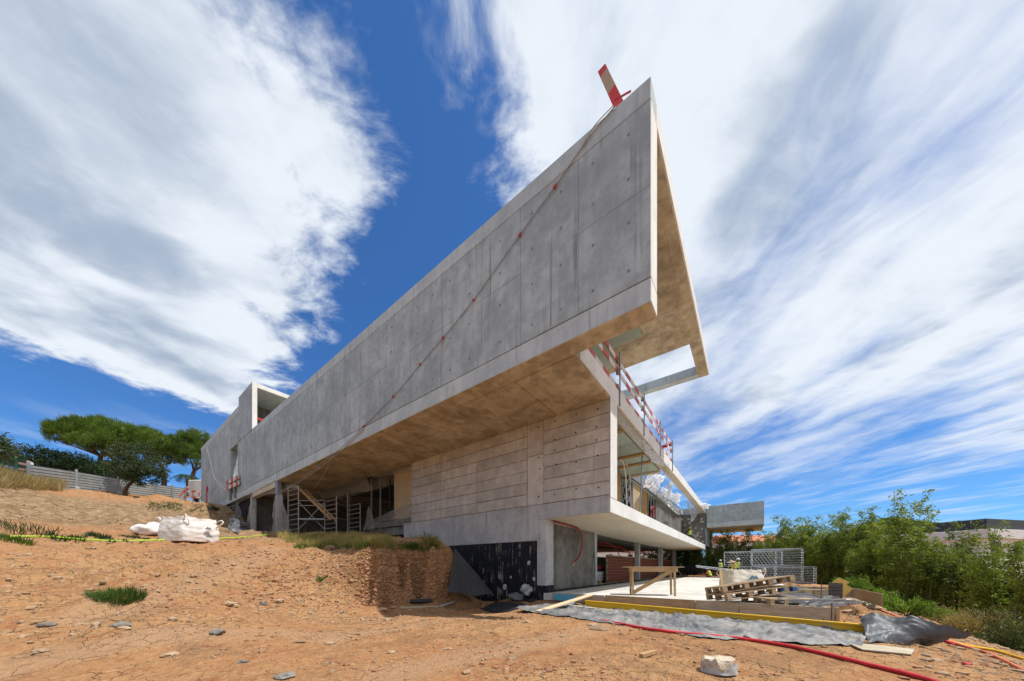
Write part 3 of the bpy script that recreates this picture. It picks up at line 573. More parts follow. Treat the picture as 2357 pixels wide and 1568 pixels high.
# vertical joints of the shuttering, read from the photograph
ys = [FY]
for px in (1332, 1198, 1108, 1017, 945, 890, 840, 797, 760, 725, 695, 668, 645, 622, 602, 585, 570, 557): ys.append(on_x(px, 900, FX).y)
ys = [y for y in ys if y < 35.6] + [35.9]
for i in range(len(ys) - 1):
    mid = 9.62 + (0.0 if i < 2 else random.uniform(-0.02, 0.02))
    for z0, z1 in ((7.56, mid - 0.003), (mid + 0.003, 11.53)):
        pbox('concrete_panel', M['facade'], (FX + random.uniform(-0.002, 0.004), ys[i] + 0.004, z0), (FX + 0.04, ys[i+1] - 0.004, z1), core, 0.004)
# tie-rod marks on the panels
th = MB()
for i in range(min(len(ys) - 1, 14)):
    a, b = ys[i], ys[i+1]; n = 2 if (b - a) > 1.6 else 1
    for k in range(n):
        y = a + (b - a) * ((0.28, 0.78)[k] if n == 2 else 0.5)
        for z in (7.95, 9.1, 10.1, 11.1):
            c = Vector((FX - 0.004, y, z + random.uniform(-0.03, 0.03)))
            th.tube([c, c + Vector((0.02, 0, 0))], 0.036, 10)
part(th, 'tie_rod_marks', M['tie'], core, kind='stuff')
# soffit of the upper storey
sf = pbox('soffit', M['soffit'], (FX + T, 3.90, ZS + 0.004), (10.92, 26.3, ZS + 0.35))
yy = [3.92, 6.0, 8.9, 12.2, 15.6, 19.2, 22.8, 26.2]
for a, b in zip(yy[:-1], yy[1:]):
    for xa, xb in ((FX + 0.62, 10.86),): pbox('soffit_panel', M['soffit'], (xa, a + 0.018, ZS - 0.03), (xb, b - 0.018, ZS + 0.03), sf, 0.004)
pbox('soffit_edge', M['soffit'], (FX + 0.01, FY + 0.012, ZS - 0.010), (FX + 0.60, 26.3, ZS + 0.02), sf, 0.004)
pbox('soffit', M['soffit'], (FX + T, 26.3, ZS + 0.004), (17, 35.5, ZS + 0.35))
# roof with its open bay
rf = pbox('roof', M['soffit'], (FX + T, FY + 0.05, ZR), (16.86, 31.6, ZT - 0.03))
pbox('roof_front', M['soffit'], (16.86, FY + 0.05, ZR + 0.002), (20.18, 2.26, ZT - 0.03), rf)
pbox('pergola_beam', M['fascia'], (19.77, 2.26, ZR + 0.004), (20.2, 9.5, ZT - 0.01), rf)
pbox('roof_back', M['soffit'], (16.86, 9.5, ZR + 0.002), (20.18, 20, ZT - 0.03), rf)
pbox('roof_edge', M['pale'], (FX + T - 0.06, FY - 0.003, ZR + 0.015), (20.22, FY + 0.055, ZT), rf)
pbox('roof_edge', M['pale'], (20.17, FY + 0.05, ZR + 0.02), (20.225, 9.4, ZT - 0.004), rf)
for a, b in ((8.1, 11.2), (11.2, 14.2), (14.2, 16.84)):
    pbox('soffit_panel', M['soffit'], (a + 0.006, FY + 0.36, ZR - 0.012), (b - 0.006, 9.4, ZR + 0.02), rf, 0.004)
pbox('ceiling_board', M['gyps'], (9.0, 3.84, ZR - 0.10), (14.79, 5.4, ZR - 0.03), rf, 0.004)
pbox('ceiling_board', M['gyps'], (9.0, 5.42, ZR - 0.10), (16.2, 12, ZR - 0.03), rf, 0.004)
# glazed storey set back behind the terrace, unseen from the front except its ceiling
pbox('upper_back_wall', M['facade'], (9.0, 12.0, 7.62), (16.5, 12.3, ZR))
# terrace slab over the first floor with the front beam and the open bay
pbox('terrace_beam', M['pale'], (8.42, 3.89, 7.06), (40.9, 4.36, 7.64))
pbox('beam_soffit', M['soffit2'], (8.45, 3.915, 7.045), (40.88, 4.34, 7.07))
ts = pbox('terrace_slab', M['soffit2'], (10.92, 4.36, 7.07), (20.9, 15.5, 7.55))
pbox('terrace_slab', M['soffit2'], (20.9, 6.16, 7.075), (40.9, 15.5, 7.55))
pbox('slab_edge', M['galv'], (20.92, 6.10, 6.86), (39.6, 6.155, 7.56))
pbox('cross_beam', M['soffit2'], (20.6, 4.36, 6.80), (20.9, 6.2, 7.07))
for k in range(5):
    x0 = 11.62 + k * 1.84
    for (ya, yb) in ((4.4, 7.6), (7.62, 10.9)): pbox('ceiling_board', M['gyps'], (x0, ya, 6.93), (x0 + 1.82, yb, 6.96), ts, 0.003)
for x in (13.4, 16.9, 18.4): pbox('ceiling_batten', M['osb'], (x, 4.38, 6.86), (x + 0.32, 8.0, 6.925), ts, 0.003)
hg = MB()
for k in range(46):
    x = random.uniform(11.8, 20.3); y = random.uniform(4.6, 9.5); hg.tube([(x, y, 6.93), (x + random.uniform(-.03, .03), y, 6.93 - random.uniform(0.25, 0.6))], 0.008, 4)
part(hg, 'ceiling_hangers', M['galv'], ts, kind='stuff')
for k in range(6): pbox('ceiling_board', M['gyps'], (21.0 + k * 3.1, 6.2, 6.80), (24.06 + k * 3.1, 12.0, 6.85), None, 0.003)
# first-floor slab (balcony) and its edge in the sunlit tone
pbox('balcony_slab', M['soffit2'], (10.92, 3.93, 2.98), (41.0, 7.3, 3.47))
pbox('floor_slab', M['dark_conc'], (11.0, 7.3, 2.984), (41.0, 33, 3.465))
pbox('floor_slab', M['dark_conc'], (7.6, 26.3, 2.90), (11.0, 33, 3.20))
pbox('balcony_edge', M['pale'], (10.885, 3.89, 2.972), (41.02, 3.935, 3.49))
# boarded side wall of the first floor
wl = pbox('boarded_wall', M['wallmortar'], (10.93, 3.92, 3.49), (11.50, 15.5, 7.05))
pbox('wall_end', M['pale'], (10.885, 3.885, 3.50), (11.57, 3.925, 7.05), wl)
colsY = [3.93, 6.62, 7.42, 10.35, 12.95, 15.48]
rows = 7
for ci in range(5):
    a, b = colsY[ci] + 0.008, colsY[ci+1] - 0.008
    if ci == 1:
        for z0, z1 in ((3.60, 5.62), (5.64, 6.98)): pbox('concrete_panel', M['wall'], (10.882, a, z0), (10.95, b, z1), wl, 0.006)
        continue
    zs = [3.60 + (6.99 - 3.60) * k / rows for k in range(rows + 1)]
    for k in range(rows):
        d = random.uniform(-0.004, 0.008); e = random.uniform(0.006, 0.014)
        pbox('concrete_panel', M['wall'], (10.876 + d, a, zs[k] + e), (10.95, b, zs[k+1] - e), wl, 0.006)
pbox('band_course', M['render'], (10.878, 3.935, 2.975), (10.95, 6.9, 3.585), wl)
pbox('band_course', M['render'], (10.872, 6.9, 2.12), (11.3, 16.2, 3.585), wl)
hl = MB()
for y in (4.35, 5.2, 6.1, 6.85):
    for z in (3.95, 5.05, 5.62, 6.1, 6.75) if y < 6.5 else (3.95, 5.0, 5.55, 6.7):
        c = Vector((10.87, y + random.uniform(-.06, .06), z + random.uniform(-.05, .05))); hl.tube([c, c + Vector((0.02, 0, 0))], 0.032, 8)
part(hl, 'tie_rod_holes', M['black'], wl, kind='stuff')
# black waterproofed basement wall
def bitumen():
    m, nt, b, out = new_mat('black_waterproofing'); co = nd(nt, 'ShaderNodeNewGeometry').outputs['Position']
    st = noise(nt, mapv(nt, co, (8, 8, 0.5)), 1.2, 5, 0.6); n = noise(nt, co, 2.5, 5, 0.65); sp = noise(nt, co, 9, 5, 0.7)
    f = mth(nt, 'MULTIPLY', sstep(nt, st, 0.54, 0.64), sstep(nt, n, 0.44, 0.60)); f = mth(nt, 'MAXIMUM', f, mth(nt, 'MULTIPLY', sstep(nt, sp, 0.68, 0.74), 0.9))
    setin(nt, b, 'Base Color', mixc(nt, mth(nt, 'MULTIPLY', f, 0.7), mixc(nt, n, (0.008, 0.009, 0.012), (0.022, 0.024, 0.03)), (0.36, 0.33, 0.28)))
    setin(nt, b, 'Roughness', 0.6); setin(nt, b, 'Specular IOR Level', 0.12); bump(nt, b, n, 0.3, 0.02); return m
M['bitumen'] = bitumen()
pbox('basement_wall', M['bitumen'], (10.90, 6.95, -0.6), (11.3, 16.0, 2.12))
pbox('basement_wall', M['bitumen'], (8.0, 33.0, 2.6), (8.3, 42, 7.0))
sp = MB()
for y, z, r in ((7.35, 1.22, 0.10), (7.1, 0.55, 0.09), (8.65, 0.15, 0.13), (8.3, 0.6, 0.06)): sp.rock((10.89, y, z), r, (0.25, 0.8, 1), 2, 0.5)
part(sp, 'mortar_splashes', M['render'], None, kind='stuff')
# ground-floor columns and walls
c1 = pbox('column', M['render'], (10.895, 6.52, -0.3), (11.5, 6.95, 2.98)); pbox('column_foot', M['bitumen'], (10.885, 6.50, -0.3), (11.52, 6.97, 0.30), c1)
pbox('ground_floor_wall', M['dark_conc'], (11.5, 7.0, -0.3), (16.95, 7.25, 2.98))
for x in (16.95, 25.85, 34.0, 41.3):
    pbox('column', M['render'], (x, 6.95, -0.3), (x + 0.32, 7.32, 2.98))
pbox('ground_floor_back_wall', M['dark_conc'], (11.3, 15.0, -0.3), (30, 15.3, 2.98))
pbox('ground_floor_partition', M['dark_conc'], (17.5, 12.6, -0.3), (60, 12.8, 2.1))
pbox('ground_floor', M['slab'], (11.3, 6.6, -0.3), (41, 15, -0.02))
# end wall with adhesive dabs, and the far cantilever
ew = pbox('end_wall', M['dark_conc'], (40.95, 3.95, 3.49), (41.3, 7.5, 7.06))
pbox('end_wall', M['facade'], (40.95, 7.5, 3.49), (41.3, 15, 7.5))
db = MB(); rs = random.Random(3)
for k in range(52):
    c = Vector((40.94, 4.1 + 3.2 * rs.random(), 3.7 + 3.2 * rs.random())); r = rs.uniform(0.10, 0.17)
    n = 9; db.prism([c + Vector((0, math.cos(6.283*i/n) * r * rs.uniform(0.8, 1.15), math.sin(6.283*i/n) * r * rs.uniform(0.7, 1.0))) for i in range(n)], (-0.03, 0, 0))
part(db, 'adhesive_dabs', M['gypswhite'], ew, kind='stuff')
cb = pbox('cantilever_block', M['facade'], (41.02, -1.2, 5.42), (48.5, 3.80, 7.80))
for a, b in ((-1.19, 0.45), (0.46, 2.3), (2.31, 3.79)): pbox('concrete_panel', M['facade'], (40.99, a, 5.95), (41.04, b - 0.008, 7.79), cb, 0.004)
pbox('lower_band', M['fascia'], (40.985, -1.205, 5.41), (41.05, 3.79, 5.93), cb); pbox('block_soffit', M['soffit2'], (41.0, -1.19, 5.395), (48.5, 3.79, 5.42), cb)
pbox('block_wall', M['facade'], (41.3, 3.8, 3.4), (48.5, 12, 7.8))
# left section, stair tower, slot window
ls = pbox('side_wall', M['facade'], (FX + 0.03, 38.30, ZS + 0.1), (FX + T, 51.75, 15.08)); pbox('side_wall', M['facade'], (FX + 0.03, 35.5, 11.95), (FX + T, 38.31, 15.08)); pbox('side_wall', M['facade'], (FX + 0.03, 36.0, ZS + 0.05), (FX + T, 38.31, 7.85))
pbox('slot_back', M['dark_conc'], (FX + 0.9, 35.5, 7.0), (FX + 1.0, 39.5, 12)); pbox('slot_reveal', M['facade'], (FX + T, 38.32, 7.2), (FX + 0.95, 38.6, 12))
lys = [35.62, 38.3, 40.4, 42.6, 44.9, 47.2, 49.5, 51.78]
for i in range(len(lys) - 1):
    rowz = [(11.92, 14.55)] if i == 0 else [(7.56, 9.2), (9.215, 11.9), (11.915, 14.55)]
    for z0, z1 in rowz: pbox('concrete_panel', M['facade'], (FX + random.uniform(-.003, .004), lys[i] + 0.008, z0), (FX + 0.04, lys[i+1] - 0.008, z1 - 0.008), ls, 0.004)
pbox('upper_band', M['fascia'], (FX - 0.003, 35.62, 14.56), (FX + 0.5, 51.8, 15.12), ls); pbox('lower_band', M['fascia'], (FX - 0.002, 35.92, 6.98), (FX + 0.5, 51.8, 7.54), ls)
pbox('end_return', M['facade'], (FX + T, 51.4, 7), (20, 51.78, 15.1))
pbox('tower_wall', M['facade'], (FX + 0.004, 31.66, ZT - 0.02), (FX + 0.34, 35.58, 14.32)); pbox('tower_wall', M['facade'], (FX + 0.004, 31.66, 14.335), (FX + 0.34, 35.58, 15.84))
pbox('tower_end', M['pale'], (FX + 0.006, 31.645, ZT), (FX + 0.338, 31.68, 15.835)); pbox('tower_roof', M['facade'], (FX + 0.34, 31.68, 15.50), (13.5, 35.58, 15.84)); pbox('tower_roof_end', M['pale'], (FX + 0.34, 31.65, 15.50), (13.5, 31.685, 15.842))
pbox('tower_back_wall', M['dark_conc'], (FX + 0.34, 35.3, ZT), (13.5, 35.6, 15.5)); pbox('tower_wall', M['facade'], (13.2, 31.7, ZT), (13.5, 35.3, 15.5))
pbox('tower_board', M['red'], (FX + 0.36, 31.9, 13.0), (8.6, 31.94, 13.22))
# open storey on the left: columns, lintel, dark interior
pbox('column', M['render'], (7.50, 31.75, 2.9), (7.80, 32.15, 7.0)); pbox('column', M['galv'], (7.52, 26.0, 2.9), (7.80, 26.4, 7.0))
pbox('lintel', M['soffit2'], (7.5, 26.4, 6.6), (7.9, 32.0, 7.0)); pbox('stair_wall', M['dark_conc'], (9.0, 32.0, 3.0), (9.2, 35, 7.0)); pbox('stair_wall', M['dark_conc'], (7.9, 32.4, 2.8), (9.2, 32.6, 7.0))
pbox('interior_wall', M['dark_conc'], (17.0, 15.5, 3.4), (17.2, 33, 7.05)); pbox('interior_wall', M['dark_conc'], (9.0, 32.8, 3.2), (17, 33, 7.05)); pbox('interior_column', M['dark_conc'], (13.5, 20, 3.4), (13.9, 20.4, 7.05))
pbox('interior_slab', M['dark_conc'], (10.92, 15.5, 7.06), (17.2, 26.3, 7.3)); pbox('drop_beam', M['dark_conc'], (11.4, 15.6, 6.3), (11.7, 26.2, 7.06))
pbox('interior_wall', M['card'], (11.6, 15.35, 3.5), (15.0, 15.5, 7.05)); pbox('interior_wall', M['card'], (10.95, 15.52, 3.9), (11.02, 17.3, 6.85))
# first floor interior seen over the balcony
for x0, x1, mt in ((15.8, 19.5, 'osb'), (22.0, 24.0, 'card'), (24.2, 25.7, 'osb'), (28.5, 34, 'dark_conc'), (34, 40.9, 'dark_conc')): pbox('partition', M[mt], (x0, 6.3, 3.49), (x1, 6.4, 6.78))
for k, x in enumerate((19.65, 20.5, 21.3, 21.85, 26.0, 26.9, 27.8)): pbox('stud', M['galv'], (x, 6.3, 3.49), (x + 0.08, 6.38, 6.78))
bs = MB()
for k in range(4):
    z = 3.6 + k * 0.75
    for xa in (19.69, 20.54): bs.bar((xa, 6.28, z), (xa + 0.82, 6.28, z + 0.7), 0.05, 0.05); bs.bar((xa + 0.82, 6.27, z), (xa, 6.27, z + 0.7), 0.05, 0.05)
part(bs, 'stud_bracing', M['galv'])
pbox('interior_wall', M['dark_conc'], (11.5, 15.1, 3.49), (41, 15.4, 7.05)); pbox('black_backing', M['black'], (19.3, 7.6, 3.49), (29.5, 7.8, 6.7))  # black panel across the space behind the studs
# ground-floor brick infill: bricks laid in courses
BW = thing('brick_wall', 'low wall of red hollow bricks between the ground floor columns', 'wall', (20.0, 7.34, -0.02))
MB().box((0, 0.03, 0), (21.2, 0.12, 1.86)).build('mortar_bed', M['wallmortar'], BW)
bm_ = MB().bbox((0.006, 0, 0.006), (0.294, 0.11, 0.186), 0.006).mesh('brick', M['terracotta']); rest = MB(); cnt = 0
for r in range(9):
    nb = 70
    for k in range(nb):
        x = k * 0.30 + (0.15 if r % 2 else 0); 
        if x + 0.3 > 21.2: continue
        if k % 70 >= 1 and cnt < 300 and x > 10.6: share('brick', bm_, BW, (x, random.uniform(-0.004, 0.004), 0.03 + r * 0.196)); cnt += 1
        else: rest.bbox((x + 0.006, 0, 0.036 + r * 0.196), (x + 0.294, 0.11, 0.216 + r * 0.196), 0.006)
rest.build('bricks', M['terracotta'], BW, kind='stuff')
# ------------------------------------------------------------------ patio
pt = MB(); pt.bbox((10.86, -1.62, -0.28), (36.0, 6.62, 0.0), 0.01); o = pt.build('patio', M['slab']); o['kind'] = 'structure'
mbm = MB(); mbm.tube([(11.0, 6.50, 0.05), (18, 6.52, 0.05), (26, 6.5, 0.05), (36, 6.52, 0.05)], 0.055, 6); tag(mbm.build('membrane_upstand', M['bitumen']), 'black waterproofing roll along the foot of the columns', 'membrane')
# ------------------------------------------------------------------ things on and around the house
def lerp(a, b, t): return a + (b - a) * t
M['rail'] = striped('red_white_board', (0.48, 0.07, 0.06), (0.66, 0.62, 0.58), 0.62, (1, 0, 0), 0.25)
M['raily'] = striped('red_white_board_y', (0.48, 0.07, 0.06), (0.66, 0.62, 0.58), 0.8, (0, 1, 0), 0.25)
M['warn'] = striped('red_white_warning_board', (0.55, 0.035, 0.035), (0.42, 0.31, 0.22), 0.62, (0, 0.45, 0.9), 0.2)
def guardrail():
    o = thing('guardrail', 'red and white striped edge guardrail on steel posts along the terrace beam', 'guardrail', (11.8, 3.89, 7.64))
    xs = [-3.25, 0, 3.4, 6.75, 10.1]
    for x in xs[1:]:
        m = MB(); m.tube([(x, -0.03, -0.52), (x, -0.03, 1.38)], 0.026, 6); m.tube([(x, -0.03, 1.38), (x + 0.05, 0.02, 1.42), (x + 0.1, 0.04, 1.56)], 0.012, 5); m.box((x - 0.06, -0.06, -0.56), (x + 0.06, 0.12, -0.52)); m.box((x - 0.035, -0.06, -0.02), (x + 0.035, -0.004, 0.03))
        for z in (0.02, 0.62, 1.05): m.box((x - 0.09, 0.0, z - 0.03), (x - 0.04, 0.09, z + 0.2))
        m.build('post', M['galv'], o)
    for a, b in zip(xs[:-1], xs[1:]):
        for z in (0.03, 0.65, 1.08):
            e = random.uniform(-0.03, 0.03); MB().bar((a - 0.05, 0.05, z + 0.09 + e), (b + 0.05, 0.055, z + 0.09 - e), 0.03, 0.17).build('rail_board', M['rail'], o)
    MB().bar((10.05, 0.1, 1.1), (10.1, 1.9, 1.1), 0.03, 0.17).build('rail_board', M['red'], o)
guardrail()
def slot_barrier():
    o = thing('slot_barrier', 'two steel posts with striped boards in front of the tall slot window', 'barrier', (7.4, 37, 7.1))
    inv = Matrix.Translation((-7.4, -37, -7.1))
    f = lambda x, y: ((750 + x * .4144) / 1.7378, (1500 + y * .4144) / 1.7378)
    for x, y0, y1 in ((412, 1015, 1210), (455, 990, 1187)):
        a = on_x(*f(x, y0), 7.38); b = on_x(*f(x, y1), 7.38); q = MB().tube([b, a], 0.09, 6).build('post', M['alu'], o); q.matrix_parent_inverse = inv
    for p, r in (((378, 1043), (492, 985)), ((380, 1093), (497, 1040))):
        q = MB().bar(on_x(*f(*p), 7.31), on_x(*f(*r), 7.31), 0.05, 0.34).build('rail_board', M['raily'], o); q.matrix_parent_inverse = inv
slot_barrier()
# warning board tied to the roof corner
cs = [on_x(x, y, 7.62) for x, y in ((1376, 165), (1393, 146), (1435, 232), (1412, 246))]
tag(MB().prism(cs, (0.03, 0, 0)).build('warning_board', M['warn']), 'red and bare wood warning board leaning out over the roof corner', 'board')
MB_r = MB(); MB_r.tube(curve_pts([on_x(1415, 232, 7.5), on_x(1436, 219, 7.5), on_x(1452, 210, 7.5)], 4), 0.02, 5)
tag(MB_r.build('red_strap', M['red']), 'short red strap tying the warning board at the roof corner', 'strap')
# rope across the facade
M['rope'] = simple('dusty_rope', (0.36, 0.32, 0.29), (0.27, 0.235, 0.21), 20, 0.9, bmp=0.1)
rope = thing('rope', 'long dusty rope slung diagonally down the grey facade with red markers', 'rope', on_x(1277, 430, 7.44))
rinv = Matrix.Translation(-on_x(1277, 430, 7.44))
pl = [(1417, 243), (1350, 325), (1277, 430), (1196, 541), (1090, 690), (1020, 777), (968, 838), (905, 913), (835, 983), (770, 1044), (690, 1103), (640, 1133), (575, 1140)]
q = MB().tube(curve_pts([on_x(x, y, 7.44 if i < 9 else 7.40) for i, (x, y) in enumerate(pl)], 6), 0.014, 5).build('rope_strand', M['rope'], rope); q.matrix_parent_inverse = rinv
q = MB().tube(curve_pts([on_x(x + 3, y + 4, 7.43) for x, y in pl[8:12]], 6), 0.018, 5).build('rope_strand', M['rope'], rope); q.matrix_parent_inverse = rinv
q = MB().tube(curve_pts([on_x(x, y, 7.44) for x, y in ((1412, 243), (1368, 290), (1335, 345), (1277, 430))], 6), 0.010, 5).build('rope_strand', M['rope'], rope); q.matrix_parent_inverse = rinv
q = MB().tube([on_x(772, 1044, 7.42), on_x(748, 1090, 8.0), on_x(722, 1126, 9.0)], 0.018, 5).build('rope_strand', M['rope'], rope); q.matrix_parent_inverse = rinv
for a, b in (((1280, 425), (1274, 435)), ((1199, 537), (1194, 544)), ((1091, 688), (1088, 693)), ((1021, 775), (1018, 780)), ((968, 837), (965, 841)), ((906, 911), (903, 915)), ((839, 979), (835, 984))):
    q = MB().tube([on_x(*a, 7.43), on_x(*b, 7.43)], 0.034, 6).build('marker', M['red'], rope); q.matrix_parent_inverse = rinv
tag(MB().tube(curve_pts([on_x(x, y, 7.42) for x, y in ((477, 1030), (484, 1060), (495, 1100), (512, 1122), (530, 1130))], 6), 0.05, 5).build('rope', M['film_white']), 'white rope dangling in a loop on the far end of the facade', 'rope')

def sheet(name, c, label, mat, rip=0.08, nu=44, nv=24, fold=7.0, seed=0, ragged=0.12, sag=0.0, parent=None):
    """crumpled film spread between four corner points c00,c10,c11,c01"""
    a, b, d, e = [Vector(p) for p in c]; n = (b - a).cross(e - a).normalized(); o = Vector((seed * 7.3, seed * 3.1, 0))
    def fn(u, v):
        vv = v * (1 + ragged * mnoise.noise(Vector((u * 5, seed, 0.3)))) ; uu = u + 0.5 * ragged * mnoise.noise(Vector((v * 4, seed, 7.3))) * (1 if 0 < v else 0)
        p = (a * (1 - uu) + b * uu) * (1 - vv) + (e * (1 - uu) + d * uu) * vv
        w = mnoise.noise(Vector((u * fold, v * fold * 0.22, 0)) + o) + 0.45 * mnoise.noise(Vector((u * fold * 2.1, v * fold * 0.5, 3)) + o) + 0.3 * max(0, 1 - 3 * abs(mnoise.noise(Vector((u * fold * 0.9 + v * 2, v * fold * 0.6, 9)) + o)))
        return p + n * (w * rip) - UP * (sag * math.sin(math.pi * u) * v)
    return tag(MB().grid(fn, nu, nv).build(name, mat, parent, True), label, 'plastic sheet')
cf = lambda x, y: ((750 + x * .4144) / 1.7378, (1500 + y * .4144) / 1.7378)
c2 = lambda x, y: ((750 + x * .4783) / 1.7378, (1450 + y * .4783) / 1.7378)
ch = lambda x, y: ((2400 + x * .3189) / 1.7378, (1600 + y * .3189) / 1.7378)
OX = lambda pts, X, f: [on_x(*f(*p), X) for p in pts]
OY = lambda pts, Y, f: [on_y(*f(*p), Y) for p in pts]
sheet('plastic_sheet', OX([(600, 1250), (640, 1300), (655, 1555), (530, 1540)], 7.36, cf), 'clear film wrapped round the foot of the concrete column under the lintel', M['film'], 0.12, seed=1)
sheet('plastic_sheet', OX([(838, 1170), (915, 1150), (975, 1500), (800, 1545)], 7.36, cf), 'long milky film hanging down the galvanised column beside the scaffold', M['film'], 0.14, seed=2)
sheet('plastic_sheet', OX([(530, 1130), (825, 1000), (835, 1025), (560, 1165)], 7.42, cf), 'narrow strip of white film along the edge of the lintel', M['film_white'], 0.05, 40, 6, 20, seed=3)
sheet('plastic_sheet', OX([(740, 1090), (850, 1040), (835, 1155), (745, 1135)], 7.6, cf), 'torn film flapping below the lintel beside the galvanised column', M['film'], 0.12, seed=4)
sheet('plastic_sheet', OX([(1095, 1062), (1500, 940), (1550, 1062), (1120, 1150)], 10.84, c2), 'brownish film pinned as a valance over the dark open storey', M['film'], 0.10, 40, 12, 14, seed=5)
sheet('plastic_sheet', OX([(1480, 930), (1872, 838), (1868, 915), (1560, 965)], 10.82, c2), 'torn film valance meeting the boarded concrete wall', M['film'], 0.10, 36, 10, 14, seed=6)
sheet('plastic_sheet', OX([(1520, 1200), (1560, 1320), (1560, 1400), (1470, 1400)], 10.80, c2), 'pointed milky film standing at the sill of the open storey', M['film'], 0.10, seed=7)
sheet('plastic_sheet', OX([(1865, 1155), (1868, 1350), (1490, 1400), (1560, 1310)], 10.80, c2), 'wide milky film swept up to the end of the boarded wall', M['film'], 0.14, 30, 24, 8, seed=8)
sheet('plastic_sheet', OX([(790, 1010), (930, 1030), (935, 1060), (800, 1040)], 8.0, c2), 'short beige film tacked under the soffit beside the scaffold', M['film'], 0.06, seed=9)
sheet('plastic_sheet', OY([(222, 70), (545, 450), (540, 640), (235, 240)], 3.98, ch), 'long brownish clear film hanging below the terrace beam at the sunlit wall end', M['film'], 0.07, 40, 14, 12, seed=10)
sheet('plastic_sheet', OY([(535, 500), (720, 680), (700, 800), (580, 650)], 3.93, ch), 'crumpled white film bunched under the middle of the terrace beam', M['film_white'], 0.16, 26, 18, 12, seed=11)
sheet('plastic_sheet', OY([(690, 680), (900, 815), (880, 850), (710, 800)], 3.93, ch), 'crumpled white film bunched under the terrace beam below the last rail post', M['film_white'], 0.14, 26, 10, 12, seed=12)
sheet('plastic_sheet', OY([(640, 895), (825, 960), (700, 1180), (545, 1080)], 5.6, ch), 'bright crinkled white film stretched across the open bay', M['film_white'], 0.12, 40, 30, 18, seed=13)
sheet('plastic_sheet', OY([(905, 945), (928, 955), (870, 1205), (838, 1200)], 4.6, ch), 'narrow white film strip hanging straight down through the open bay', M['film_white'], 0.08, 8, 24, 6, seed=14)
sheet('plastic_sheet', OY([(805, 850), (920, 880), (910, 960), (800, 940)], 4.1, ch), 'beige film pouch caught under the terrace beam', M['film'], 0.16, seed=15)
sheet('plastic_sheet', OY([(700, 1150), (1000, 1380), (985, 1440), (720, 1210)], 6.05, ch), 'crumpled white film lying along the edge of the open bay', M['film_white'], 0.18, 50, 10, 22, seed=16)
sheet('plastic_sheet', OY([(790, 1090), (930, 1170), (1010, 1330), (760, 1190)], 6.0, ch), 'large white film crumpled over the inner edge of the open bay', M['film_white'], 0.22, 50, 30, 14, seed=20)
sheet('plastic_sheet', OY([(950, 1150), (1030, 1185), (1000, 1290), (950, 1270)], 5.2, ch), 'loose grey film flap hanging in the far part of the open bay', M['film_white'], 0.1, seed=17)
sheet('plastic_sheet', OY([(1085, 1260), (1255, 1330), (1230, 1400), (1165, 1540)], 4.4, ch), 'long pointed film hanging in front of the wall with adhesive dabs', M['film'], 0.25, seed=18)
sheet('plastic_sheet', OY([(1300, 1290), (1385, 1310), (1385, 1370), (1330, 1360)], 3.6, ch), 'white film bundle blown off the far tip of the terrace beam', M['film_white'], 0.35, seed=19)
# struts seen through the open bay
st = thing('bay_scaffold', 'light steel scaffold struts and striped board behind the open bay', 'scaffold', (27, 6.6, 7.56))
for a, b in (((0, 0, 0), (0, 0, 2.0)), ((4, 0, 0), (4, 0, 2.0)), ((8, 0, 0), (8, 0, 2.0))): MB().tube([a, b], 0.03, 6).build('post', M['alu'], st)
for z in (0.7, 1.3, 1.9): MB().tube([(-1, 0, z), (10, 0, z)], 0.025, 6).build('tube_rail', M['alu'], st)
MB().bar((-2, 0.05, 0.3), (10, 0.05, 0.3), 0.03, 0.2).build('rail_board', M['rail'], st)
# ------------------------------------------------------------------ scaffold and posts in the open storey
sc = thing('scaffold_tower', 'grey tubular scaffold frames with many rungs under the open storey', 'scaffold', at_d(687, 1228, 19.0))
sinv = Matrix.Translation(-at_d(687, 1228, 19.0)); co = lambda x: (1100 + x * .25456) / 1.7378; cy = lambda y: (1900 + y * .25456) / 1.7378
def spart(mb, n, mt='alu'): q = mb.build(n, M[mt], sc); q.matrix_parent_inverse = sinv
def frame(x0, d0, yt0, x1, d1, yt1, zb, nr, zt):
    A = at_d(co(x0), 1300, d0); B = at_d(co(x1), 1300, d1)
    za = at_d(co(x0), cy(yt0), d0).z; zb2 = at_d(co(x1), cy(yt1), d1).z
    A.z = zb; B.z = zb
    spart(MB().tube([A, (A.x, A.y, za)], 0.032, 6), 'post'); spart(MB().tube([B, (B.x, B.y, zb2)], 0.032, 6), 'post')
    for k in range(nr):
        z = zb + 0.3 + (zt - zb - 0.4) * k / (nr - 1); spart(MB().tube([(A.x, A.y, z), (B.x, B.y, z)], 0.022, 6), 'rung')
    return A, B
a0, a1 = frame(208, 19.7, 180, 370, 19.0, 180, 3.05, 9, 5.9)
b0, b1 = frame(783, 19.1, 450, 967, 18.3, 330, 3.05, 7, 5.1)
e0, e1 = frame(1140, 19.5, 300, 1340, 18.6, 460, 3.15, 6, 4.9)
for P, Q in ((a1, b0), (b1, e0)):
    for z in (3.9, 4.75, 5.05): spart(MB().tube([(P.x, P.y, z), (Q.x, Q.y, z + 0.05)], 0.024, 6), 'brace')
spart(MB().tube([(a1.x, a1.y, 3.3), (b0.x, b0.y, 5.0)], 0.022, 6), 'brace'); spart(MB().tube([(a1.x, a1.y, 5.0), (b0.x, b0.y, 3.3)], 0.022, 6), 'brace')
spart(MB().bar((a1.x + .1, a1.y, 3.93), (b0.x + .1, b0.y, 3.93), 0.5, 0.06), 'deck', 'galv')
ld = thing('site_stair', 'steep timber site stair leaning behind the scaffold frames', 'stair', at_d(co(900), 1215, 20.5)); linv = Matrix.Translation(-at_d(co(900), 1215, 20.5))
